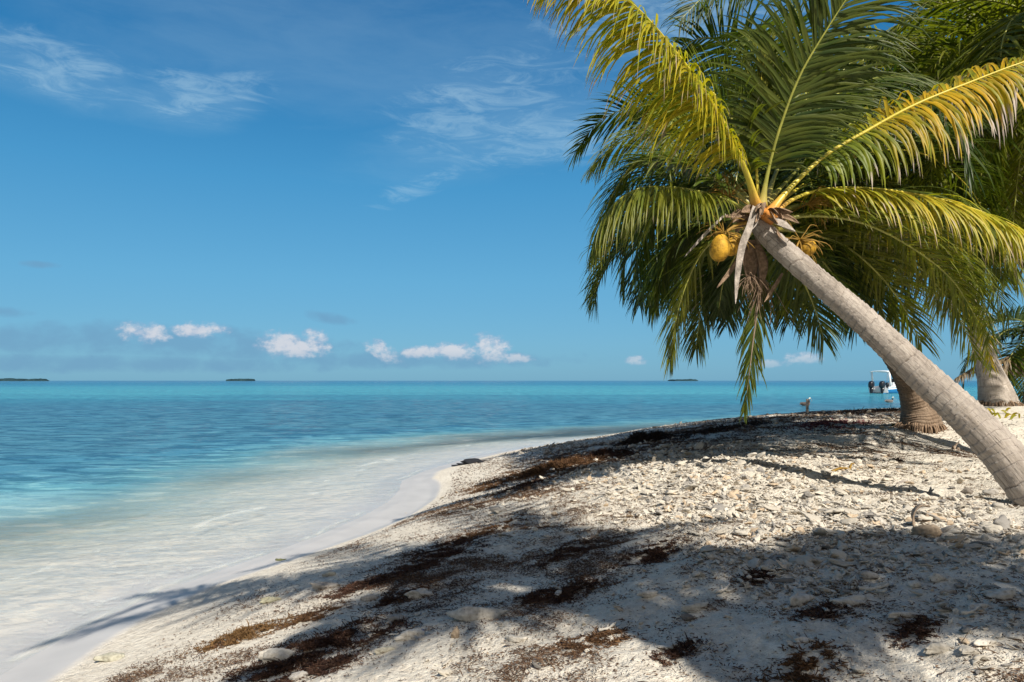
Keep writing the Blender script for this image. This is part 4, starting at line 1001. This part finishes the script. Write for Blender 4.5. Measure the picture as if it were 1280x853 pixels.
o = mesh_obj('weed_litter', V, Fq, M['weed'], smooth=False, attr={'col': A}); tag(o, 'scattered dark shreds of dried seaweed over the sand', 'seaweed', kind='stuff')

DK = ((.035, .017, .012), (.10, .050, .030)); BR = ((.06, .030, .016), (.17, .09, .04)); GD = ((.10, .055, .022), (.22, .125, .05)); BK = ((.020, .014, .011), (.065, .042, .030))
CL = [ # px, py, radius px, strands, mound, colours, label
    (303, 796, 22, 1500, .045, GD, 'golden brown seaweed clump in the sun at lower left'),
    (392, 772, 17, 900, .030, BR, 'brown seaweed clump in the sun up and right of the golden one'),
    (282, 806, 10, 300, .02, BR, 'small brown seaweed tuft touching the lower left of the golden clump'),
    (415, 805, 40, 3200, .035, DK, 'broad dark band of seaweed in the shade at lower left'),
    (345, 845, 30, 1500, .03, DK, 'dark seaweed heap against the bottom edge at left'),
    (400, 838, 20, 900, .025, DK, 'dark seaweed patch right of the bottom edge heap'),
    (452, 733, 20, 1400, .03, DK, 'dark reddish seaweed clump below the shade line left of centre'),
    (508, 717, 18, 1300, .03, DK, 'reddish seaweed clump in the middle of the weed line'),
    (548, 700, 26, 1800, .03, DK, 'wide dark seaweed clump at the top of the left weed line'),
    (500, 748, 14, 800, .03, DK, 'small nearly black seaweed ball left of the rounded oblong stone'),
    (560, 683, 20, 900, .025, DK, 'thin dark seaweed patch on the shade edge'),
    (610, 664, 20, 900, .03, BR, 'brown seaweed tuft on the sunlit sand at the shade edge'),
    (608, 612, 9, 350, .03, BR, 'small brown seaweed lump alone below the long wrack heap'),
    (655, 608, 16, 700, .04, DK, 'dark wrack scrap right of the small brown lump'),
    (686, 588, 34, 3600, .13, BR, 'large brown heap of dried wrack on the sunlit slope'),
    (722, 580, 26, 2600, .14, BR, 'brown wrack heap at the right end of the large one'),
    (760, 570, 22, 2200, .14, DK, 'dark wrack heap where the weed line nears the crest'),
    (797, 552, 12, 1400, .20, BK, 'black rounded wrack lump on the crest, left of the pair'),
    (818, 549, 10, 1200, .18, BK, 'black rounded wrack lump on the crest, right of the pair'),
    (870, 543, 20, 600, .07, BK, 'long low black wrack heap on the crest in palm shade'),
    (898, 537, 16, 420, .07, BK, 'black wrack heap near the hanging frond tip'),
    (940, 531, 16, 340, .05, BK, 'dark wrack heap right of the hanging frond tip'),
    (683, 746, 20, 1100, .025, DK, 'dark seaweed clump in the shaded centre sand'),
    (716, 741, 14, 800, .022, DK, 'small dark seaweed clump right beside the shaded centre one'),
    (712, 692, 22, 1100, .022, DK, 'dark seaweed patch below the tongue of shadow at centre'),
    (822, 694, 26, 1200, .022, DK, 'purplish seaweed patch left of the shaded rubble'),
    (845, 819, 12, 500, .018, DK, 'seaweed tuft under the flat pale stone at lower centre'),
    (735, 808, 26, 900, .012, BR, 'thin brown seaweed patch at bottom centre in broken shade'),
    (945, 722, 12, 500, .02, DK, 'reddish seaweed bit among stones below the tan coral finger'),
    (1035, 767, 18, 700, .02, DK, 'dark seaweed tuft left of the long bone-shaped stone'),
    (1143, 790, 14, 500, .016, DK, 'thin seaweed tuft on bare shaded sand at right'),
    (1000, 845, 24, 800, .015, BR, 'brown seaweed flecks near the bottom edge right of centre'),
    (1038, 531, 22, 1100, .06, ((.10, .03, .035), (.20, .08, .08)), 'purplish red seaweed patch on the far sand left of the brown palm foot'),
    (1075, 516, 20, 300, .05, BK, 'dark weed strip on the far crest left of the brown palm foot'),
    (1110, 514, 16, 220, .05, BK, 'black weed strip on the far crest touching the brown palm foot'),
    (1120, 577, 4, 250, .05, BK, 'small black weed tuft in the far band of shade'),
]
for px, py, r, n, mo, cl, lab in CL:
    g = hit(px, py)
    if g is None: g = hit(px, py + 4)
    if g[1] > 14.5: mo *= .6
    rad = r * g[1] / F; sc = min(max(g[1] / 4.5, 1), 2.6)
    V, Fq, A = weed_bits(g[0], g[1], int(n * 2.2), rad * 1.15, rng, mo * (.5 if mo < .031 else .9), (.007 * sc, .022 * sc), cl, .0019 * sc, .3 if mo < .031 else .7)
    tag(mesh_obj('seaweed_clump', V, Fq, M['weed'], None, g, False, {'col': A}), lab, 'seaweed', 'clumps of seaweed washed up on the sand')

# black weed-covered rocks at the waterline
acc = Acc(); g0 = hit(588, 580)
for px, py, w, hh, sd in ((592, 579, 22, .55, 1), (586, 578.5, 9, .9, 7), (595, 577.5, 8, .9, 8), (580, 581, 16, .4, 2), (571, 582.5, 12, .3, 3), (601, 578.5, 10, .5, 4), (609, 576, 9, .3, 5), (613, 575.5, 6, .3, 6)):
    g = hit(px, py); r = w * g[1] / F / 2; V, Fc = stone_proto(3, 500 + sd, (1, .7, hh), .7); acc.add(V * np.array([1, .8, .6]) * r + g + np.array([0, 0, r * hh * .1]), Fc, (.022, .024, .030))
tag(acc.obj('weed_covered_rock', M['stone'], None, g0), 'low black weed-covered rock on the wet sand at the waterline', 'rock')

# curled dry frond scrap, twigs, post, blue scrap
g = hit(1152, 658); r = 14 * g[1] / F
th = np.linspace(.35 * pi, 2.05 * pi, 22); c = np.stack([g[0] + np.cos(th) * r * .8, g[1] + np.linspace(-.03, .03, 22), g[2] + r * .85 + np.sin(th) * r], 1)
V, fs = ribbon(c[::3], .075, .12, .0, 26, (cos(.35 * pi), 0, sin(.35 * pi))); tag(mesh_obj('dry_leaf_sheath', V, fs, M['driftwood'], None, g), 'curled ring of dry brown palm sheath standing on sunlit rubble', 'dry leaf')
def stick(name, rows, rad, label, mat='driftwood', branch=()):
    g = hit(rows[0][0], rows[0][1]); d = g[1]; ac = Acc()
    for rw in [rows] + list(branch):
        p = np.array([[(px - 640) * d / F, d + dy, g[2] + (rows[0][1] - py) * d / F] for px, py, dy in rw])
        V, fs = tube(spline(p, 14), np.linspace(rad, rad * .4, 14), 7); ac.add(V, fs)
    return tag(ac.obj(name, M[mat], None, g), label, 'stick')
stick('driftwood_stick', [(1192, 562, 0), (1196, 557, .02), (1202, 553, .05)], .018, 'forked dark driftwood stick poking up beside the leaning trunk', branch=[[(1192, 562, 0), (1188, 559, -.05), (1184, 557, -.1)], [(1198, 562, 0), (1204, 560, .1), (1210, 561, .2)]])
stick('palm_twig', [(1062, 588, 0), (1072, 582, .1), (1085, 586, .2)], .010, 'bent tan palm twig on sunlit sand above the trunk shadow', 'twig', branch=[[(1066, 588, 0), (1074, 588, 0), (1080, 590, 0)]])
stick('dry_stalk', [(1040, 590, 0), (1055, 587, .05), (1075, 589, .1)], .012, 'thin dry stalk left of the bent tan palm twig', 'twig')
stick('coconut_stalk', [(1122, 605, 0), (1135, 603, .05), (1150, 606, .1)], .012, 'pale bleached stalk below the bent palm twig', 'sheath')
g = hit(1009, 517)
if g is None: g = hit(1009, 520)
V, fs = tube(np.array([[g[0], g[1], g[2] - .1], [g[0], g[1], g[2] + .1], [g[0] + .004, g[1], CZ + (HZ - 499) * g[1] / F]]), [.027, .026, .024], 10); 
o = mesh_obj('wooden_post', V, fs, M['sheath'], None, g, False); tag(o, 'short pale wooden post standing on the far sand edge against the water', 'post')
g = hit(521, 795); V, Fc = stone_proto(3, 77, (1, .5, .35), .8); 
tag(mesh_obj('plastic_scrap', V * .028 + g + np.array([0, 0, .008]), Fc, M['plastic_blue'], None, g), 'crumpled dark blue plastic scrap wedged between coral stones', 'plastic scrap')
# little green creeping plant at the grey palm foot
for (px, py, nn, lab) in ((1272, 506, 26, 'small green creeping plant right of the swollen grey palm foot'), (1240, 519, 22, 'sparse green sprigs on pale sand below the swollen grey palm foot'), (1148, 533, 8, 'tiny green sprout at the base of the brown palm foot')):
    g = hit(px, py) if hit(px, py) is not None else hit(px, py + 6); ac = Acc()
    for i in range(nn):
        a = rr.uniform(0, 2 * pi); q = g + np.array([rr.gauss(0, .16), rr.gauss(0, .3), 0]); q[2] = float(ground_h(q[0], q[1])); l = rr.uniform(.05, .11)
        V, fs = ribbon([q, q + np.array([cos(a) * l * .5, sin(a) * l * .5, l * .6]), q + np.array([cos(a) * l, sin(a) * l, l * .6])], .035, .2, 0, 5); ac.add(V, fs, (rr.uniform(0, .6), rr.random(), .5))
    tag(ac.obj('creeping_plant', M['leaf_yellow' if nn > 10 else 'leaf_olive'], None, g), lab, 'plant')

# ------------------------------------------------------------------ pelicans
def pelican(px, py, lab, face=1, neck=1.0, scale=1., dark=False):
    d = CZ * F / (py - HZ); x = (px - 640) * d / F; O = np.array([x, d, 0.])
    root = empty('pelican', O, lab, 'pelican', 'pelicans floating off the beach')
    f = face * scale; c = [(-.36, .10, .015), (-.28, .11, .05), (-.15, .10, .11), (.0, .09, .135), (.12, .10, .12), (.19, .15, .075), (.215, .24, .042), (.20, .33, .034), (.205, .41, .034), (.235, .455, .042), (.27, .455, .033), (.30, .445, .016)]
    c = [(a, b * (neck if b > .15 else 1) + .0, r) for a, b, r in c]
    c4 = spline(np.array([[a * f, 0, b * scale, r * scale] for a, b, r in c]), 44)
    V, fs = tube(c4[:, :3] + O, c4[:, 3], 16, 1, (0, 1, 0))
    h = (V[:, 2]) / scale; body = np.array([.16, .13, .115]) if dark else np.array([.30, .26, .24])
    col = np.where((h > .40 * neck)[:, None], np.array([.75, .72, .62]), np.where((h > .17)[:, None], np.array([.05, .035, .03]), body))
    bd = mesh_obj('body', V, fs, M['feather'], root, O, True, {'col': col})
    p = np.array([[.28, 0, .45 * neck], [.33, 0, .40 * neck], [.36, 0, .30 * neck], [.365, 0, .22 * neck]]) * np.array([f, 1, scale]) + O
    V, fs = tube(spline(p, 10), np.linspace(.018, .006, 10) * scale, 8, .6); mesh_obj('bill', V, fs, M['feather'], root, O, True, {'col': np.repeat([[.45, .36, .22]], len(V), 0)})
    for s_ in (-1, 1):
        V, Fc = icos(3); V = V * np.array([.24, .035, .085]) * scale; V[:, 2] += -.12 * V[:, 0] * face; V[:, 0] *= 1
        V = V + O + np.array([-.06 * f, s_ * .115 * scale, .13 * scale]); mesh_obj('wing', V, Fc, M['feather'], root, O, True, {'col': np.repeat([body * .6], len(V), 0)})
pelican(1112, 503.5, 'pale pelican floating on the water between the motorboat and the sand', 1, .85, .95)
pelican(1007, 507.5, 'dark pelican floating right behind the short wooden post', 1, 1.0, 1.0, True)

# ------------------------------------------------------------------ motorboat
def boat():
    d = 84.; O = np.array([(1098 - 640) * d / F, d, 0.]); yaw = radians(38)
    root = empty('motorboat', O, 'white and blue open motorboat with a white canopy and two black outboards', 'boat')
    def tr(V):
        V = np.asarray(V, float); c, s_ = cos(yaw), sin(yaw)
        return np.stack([V[:, 0] * c - V[:, 1] * s_, V[:, 0] * s_ + V[:, 1] * c, V[:, 2]], 1) + O
    # hull, x forward from the transom
    st = np.linspace(0, 8.0, 26); 
    def hw(x): return 1.15 * (1 - np.clip((x - 3.5) / 4.55, 0, 1) ** 2.2)
    def sec(x, outer=1.):
        w = max(hw(x), .03) * outer; dk = .68 + .035 * x + .03 * x * x / 4; ke = -.25 + .0 * x + .35 * max(0, (x - 5.5) / 2.5) ** 2
        return [(-w, dk), (-w * .985, dk * .68), (-w * .93, .18), (-w * .6, -.05 + ke * .4), (0, ke), (w * .6, -.05 + ke * .4), (w * .93, .18), (w * .985, dk * .68), (w, dk)]
    V = np.array([[x, a, b] for x in st for a, b in sec(x)]); i = np.arange(len(V)).reshape(len(st), 9)
    q = np.stack([i[:-1, :-1], i[:-1, 1:], i[1:, 1:], i[1:, :-1]], -1)
    blue = q[:, 1:7].reshape(-1, 4); white = np.concatenate([q[:, :1].reshape(-1, 4), q[:, 7:].reshape(-1, 4)])
    tri = np.array([[i[0][4], i[0][k + 1], i[0][k]] for k in range(8)])
    mesh_obj('hull', tr(V), [blue, tri], M['paint_blue'], root, O, True)
    rim = Acc(); rim.add(tr(V * np.array([1, 1.004, 1])), [white])
    for sg in (-1, 1):
        c = np.array([[x, sg * max(hw(x), .03), sec(x)[0][1] + .03] for x in st]); a, b = tube(c, np.full(len(st), .07), 8); rim.add(tr(a), b)
    rim.obj('gunwale', M['paint_white'], root, O)
    V = np.array([[x, sg * max(hw(x), .03) * .97, .42 + (.5 if x > 5.8 else 0) * min(1, (x - 5.8))] for x in st for sg in (-1, 1)]); i = np.arange(len(V)).reshape(-1, 2)
    mesh_obj('deck', tr(V), np.stack([i[:-1, 0], i[:-1, 1], i[1:, 1], i[1:, 0]], 1), M['paint_white'], root, O, False)
    a, b = box((0.02, 0, .35), (.06, 2.2, .5)); mesh_obj('transom', tr(a), b, M['paint_white'], root, O, False)
    cn = Acc(); a, b = box((3.3, 0, .85), (.9, .8, .9)); cn.add(tr(a), b); a, b = box((2.2, 0, .7), (.5, 1., .5)); cn.add(tr(a), b); cn.obj('console', M['paint_white'], root, O, False)
    a, b = box((3.55, 0, 1.5), (.05, .75, .45)); mesh_obj('windscreen', tr(a), b, M['engine_black'], root, O, False)
    # canopy, gently cambered
    xs_ = np.linspace(.1, 4.8, 12); ys_ = np.linspace(-1.1, 1.1, 9); V = np.array([[x, y, 2.55 + .10 * (1 - (y / 1.1) ** 2) + .04 * sin(x)] for x in xs_ for y in ys_])
    V = np.vstack([V, V - np.array([0, 0, .07])]); i = np.arange(12 * 9).reshape(12, 9); q = np.stack([i[:-1, :-1], i[:-1, 1:], i[1:, 1:], i[1:, :-1]], -1).reshape(-1, 4); k = 108
    e = [];
    for j in range(8): e += [[i[0][j], i[0][j] + k, i[0][j + 1] + k, i[0][j + 1]], [i[-1][j + 1], i[-1][j + 1] + k, i[-1][j] + k, i[-1][j]]]
    for j in range(11): e += [[i[j + 1][0], i[j + 1][0] + k, i[j][0] + k, i[j][0]], [i[j][-1], i[j][-1] + k, i[j + 1][-1] + k, i[j + 1][-1]]]
    mesh_obj('canopy', tr(V), [q, q[:, ::-1] + k, np.array(e)], M['paint_white'], root, O)
    for x0, x1 in ((.9, .45), (4.3, 4.5)):
        for sg in (-1, 1):
            V, fs = tube(np.array([[x0, sg * 1.02, .6], [(x0 + x1) / 2, sg * 1.03, 1.5], [x1, sg * 1.0, 2.58]]), [.12 if x0 < 1 else .04] * 3, 10, .8); mesh_obj('canopy_post', tr(V), fs, M['paint_white'], root, O)
    for y0 in (-.62, .62):
        V, Fc = icos(3); V = np.sign(V) * np.abs(V) ** .72 * np.array([.40, .29, .42]); V[:, 0] += .14 * V[:, 2]
        V += np.array([-.40, y0, 1.05]); e_ = mesh_obj('outboard_motor', tr(V), Fc, M['engine_black'], root, O)
        a = Acc(); V, fs = tube(spline(np.array([[-.36, y0, .75], [-.42, y0, .3], [-.46, y0, -.15], [-.48, y0, -.5]]), 8), [.24, .19, .13, .06], 10, .7) if False else tube(spline(np.array([[-.36, y0, .75], [-.42, y0, .3], [-.46, y0, -.15], [-.48, y0, -.5]]), 4), [.24, .19, .13, .06], 10, .7)
        a.add(tr(V), fs); a.obj('leg', M['engine_black'], e_, O)
        a, b = box((-.12, y0, .62), (.3, .3, .35)); mesh_obj('bracket', tr(a), b, M['metal_grey'], e_, O, False)
    for (x, y, z_) in ((1.6, -.4, .85), (2.8, .3, 1.0)):
        V, Fc = icos(2); mesh_obj('seat_cushion', tr(V * np.array([.25, .3, .28]) + np.array([x, y, z_])), Fc, M['engine_black'], root, O)
boat()

# ------------------------------------------------------------------ far islands
def island(px0, px1, hpx, lab, seed, d=2600., gap=None):
    rg = np.random.default_rng(seed); x0, x1 = (px0 - 640) * d / F, (px1 - 640) * d / F; O = np.array([(x0 + x1) / 2, d, 0])
    n = 70; xs_ = np.linspace(x0, x1, n); u = np.linspace(0, 1, n)
    h = hpx * d / F * (np.clip(np.minimum(u, 1 - u) * 7, 0, 1) ** .6) * (.45 + .75 * fbm(u * 14, u * 0 + seed, 3)); 
    if gap: h = np.where((u > gap[0]) & (u < gap[1]), h * .45, h)
    W = 60.; V = []
    for i in range(n):
        for k in range(9):
            a = pi * k / 8; V.append([xs_[i], d - cos(a) * W * min(1, 6 * min(u[i], 1 - u[i]) + .02), h[i] * (sin(a) ** .4 if 0 < k < 8 else 0) * rg.uniform(.8, 1.1) - (1 if k in (0, 8) else 0)])
    i = np.arange(n * 9).reshape(n, 9); q = np.stack([i[:-1, :-1], i[:-1, 1:], i[1:, 1:], i[1:, :-1]], -1).reshape(-1, 4)
    o = mesh_obj('island', np.array(V), q[:, ::-1], M['island'], None, O); return tag(o, lab, 'island', 'low wooded islands on the horizon')
island(-40, 62, 3.6, 'long low wooded island with pale gaps on the horizon at the left edge', 2, 2600, (.66, .84))
island(284, 318, 3.0, 'small dark wooded island on the horizon below the white clouds', 5, 2800)
island(834, 873, 2.6, 'small wooded island on the horizon beside the hanging palm fronds', 9, 2900)

# ------------------------------------------------------------------ sky
w = bpy.data.worlds.new('World'); scene.world = w; w.use_nodes = True; w.node_tree.nodes.clear(); t = NT(w.node_tree)
sky = t.new('ShaderNodeTexSky', sky_type='NISHITA'); sky.sun_disc = False
sky.sun_elevation = math.asin(SUN[2]); sky.sun_rotation = math.atan2(SUN[0], SUN[1]); sky.altitude = 0; sky.air_density = 1.0; sky.dust_density = .35; sky.ozone_density = 2.2
g = t.new('ShaderNodeTexCoord').outputs['Generated']; X, Y, Z = t.sepx(g)[:3]
az = t.m('MULTIPLY', t.m('ARCTAN2', X, Y), 57.2958); el = t.m('MULTIPLY', t.m('ARCSINE', Z), 57.2958)
cv = t.new('ShaderNodeCombineXYZ'); t.put(cv.inputs[0], az); t.put(cv.inputs[1], el); v2 = cv.outputs[0]
def A_(px): return math.degrees(math.atan((px - 640) / F))
def E_(px, py): return math.degrees(math.atan((HZ - py) / F * cos(radians(A_(px)))))
def ell(px, py, rx, ry, rot=0.):
    a0, e0 = A_(px), E_(px, py); kx = 57.3 / F * cos(radians(a0)) ** 2
    dx = t.m('SUBTRACT', az, a0); dy = t.m('SUBTRACT', el, e0)
    if rot:
        c_, s_ = cos(rot), sin(rot)
        dx, dy = t.m('ADD', t.m('MULTIPLY', dx, c_), t.m('MULTIPLY', dy, s_)), t.m('SUBTRACT', t.m('MULTIPLY', dy, c_), t.m('MULTIPLY', dx, s_))
    a = t.m('POWER', t.m('ABSOLUTE', t.m('DIVIDE', dx, rx * kx)), 2); b = t.m('POWER', t.m('ABSOLUTE', t.m('DIVIDE', dy, ry * kx)), 2)
    return t.m('SUBTRACT', 1, t.m('ADD', a, b))
def mx(l):
    r = l[0]
    for q in l[1:]: r = t.m('MAXIMUM', r, q)
    return r
skyc = sky.outputs[0]
grad = t.ramp(t.m('DIVIDE', el, 60), [(0., (.145, .345, .56)), (.05, (.155, .37, .60)), (.13, (.125, .37, .62)), (.25, (.060, .30, .58)), (.36, (.016, .20, .47)), (.50, (.004, .135, .37)), (1., (.003, .09, .28))])
skyc = t.mix(.82, t.mix(1.0, skyc, (.6, .9, 1.0), 'MULTIPLY'), t.mix(1.0, grad, (5.6, 7.0, 7.1), 'MULTIPLY'))
lowb = t.ss(el, 9, 0)
# cirrus
n1 = t.noise(t.mapv(v2, (.055, .17, 1), (3, 1, 0), (0, 0, -.12)), 1, 6, .62, .5); n2 = t.noise(t.mapv(v2, (.16, .6, 1), (0, 5, 0), (0, 0, .25)), 1, 5, .65, .6)
cir = mx([ell(60, 85, 190, 55, -.10), ell(235, 128, 120, 42, .15), ell(640, 165, 260, 50, .22), ell(590, 100, 110, 55, .1), ell(860, 20, 200, 90), ell(450, 60, 420, 90)])
cw = t.m('MULTIPLY', t.ss(t.m('ADD', t.m('MULTIPLY', cir, .35), t.m('SUBTRACT', t.m('ADD', t.m('MULTIPLY', n1, .6), t.m('MULTIPLY', n2, .4)), .46)), -.05, .55), 1.0)
n3 = t.noise(t.mapv(v2, (.22, .95, 1), (2, 5, 0), (0, 0, .30)), 1, 7, .68, 1.1)
hot = mx([ell(245, 118, 100, 34, .18), ell(60, 80, 150, 42, -.1), ell(610, 130, 130, 50, .25), ell(520, 235, 60, 14, .4), ell(870, 10, 200, 80), ell(700, 175, 140, 30, .1)])
cw2 = t.ss(t.m('ADD', t.m('MULTIPLY', hot, .22), t.m('MULTIPLY', t.m('SUBTRACT', n3, .47), 2.0)), -.02, .62)
cw2 = t.m('MULTIPLY', cw2, t.ss(hot, -.9, .6))
skyc = t.mix(t.m('MINIMUM', t.m('ADD', t.m('MULTIPLY', cw, .13), t.m('MULTIPLY', cw2, .25)), .8), skyc, (3.9, 5.5, 6.3))
# low grey-blue cloud bank and cumulus heads
cn = t.noise(t.mapv(v2, (.42, .62, 1)), 1, 6, .58, .15); cs = t.noise(t.mapv(v2, (1.5, 2.0, 1), (4, 2, 0)), 1, 5, .6)
bank = mx([ell(70, 425, 130, 24), ell(210, 425, 150, 26), ell(320, 435, 140, 20), ell(8, 390, 34, 9), ell(50, 331, 26, 6), ell(415, 398, 34, 9, -.15), ell(500, 450, 240, 12), ell(150, 455, 350, 14)])
bk = t.ss(t.m('ADD', t.m('MULTIPLY', bank, .5), t.m('MULTIPLY', t.m('SUBTRACT', cn, .5), 1.5)), -.15, .6)
skyc = t.mix(t.m('MULTIPLY', bk, .65), skyc, (1.15, 2.45, 3.85))
cum = mx([ell(182, 415, 36, 17), ell(246, 412, 40, 12), ell(372, 436, 44, 14), ell(352, 430, 30, 20), ell(392, 422, 18, 13), ell(480, 440, 26, 12, -.5), ell(533, 441, 38, 9), ell(572, 440, 34, 12), ell(612, 436, 26, 20), ell(640, 448, 30, 7), ell(1005, 449, 28, 9), ell(960, 455, 36, 6), ell(795, 450, 16, 7)])
f_ = t.m('ADD', t.m('MULTIPLY', cum, .60), t.m('ADD', t.m('MULTIPLY', t.m('SUBTRACT', cn, .5), 1.5), t.m('MULTIPLY', t.m('SUBTRACT', cs, .5), 1.3)))
cf = t.ss(f_, -.14, .62)
shade = t.ss(t.m('ADD', t.noise(t.mapv(v2, (.9, 1.3, 1), (.0, .35, 0)), 1, 5, .6), t.m('MULTIPLY', f_, .5)), .40, .85)
cc = t.mix(shade, (2.2, 3.2, 4.6), (5.1, 5.2, 5.6))
skyc = t.mix(t.m('MULTIPLY', cf, t.lin(el, 1.0, 2.4, .25, .85)), skyc, cc)
# added warm grey fill in the unseen sky behind the viewer, lifting the shade
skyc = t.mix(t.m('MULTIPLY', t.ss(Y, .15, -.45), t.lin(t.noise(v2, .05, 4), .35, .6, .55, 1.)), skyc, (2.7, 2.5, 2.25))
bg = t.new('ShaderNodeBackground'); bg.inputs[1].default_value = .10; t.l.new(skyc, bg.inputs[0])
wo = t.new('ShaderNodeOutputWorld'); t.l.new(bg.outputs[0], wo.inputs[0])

sun = bpy.data.lights.new('sun', 'SUN'); sun.energy = 5.0; sun.angle = radians(.53); sun.color = (1, .945, .85)
so = bpy.data.objects.new('sun', sun); COL.objects.link(so); so.rotation_euler = Vector(SUN).to_track_quat('Z', 'Y').to_euler()

cam = bpy.data.cameras.new('camera'); cam.sensor_width = 36; cam.lens = 36 * F / 1280; cam.shift_y = (HZ - 426.5) / 1280; cam.clip_end = 90000; cam.clip_start = .05
co = bpy.data.objects.new('camera', cam); COL.objects.link(co); co.location = (0, 0, CZ); co.rotation_euler = (radians(90), 0, 0); scene.camera = co

scene.view_settings.view_transform = 'Standard'; scene.view_settings.look = 'None'; scene.view_settings.exposure = .46; scene.view_settings.gamma = 1
scene.render.engine = 'CYCLES'; scene.cycles.use_denoising = True; scene.cycles.max_bounces = 6; scene.cycles.transparent_max_bounces = 12; scene.cycles.transmission_bounces = 4
scene.cycles.diffuse_bounces = 3; scene.cycles.use_adaptive_sampling = True; scene.cycles.adaptive_threshold = .02; scene.cycles.glossy_bounces = 2; scene.cycles.sample_clamp_indirect = 6
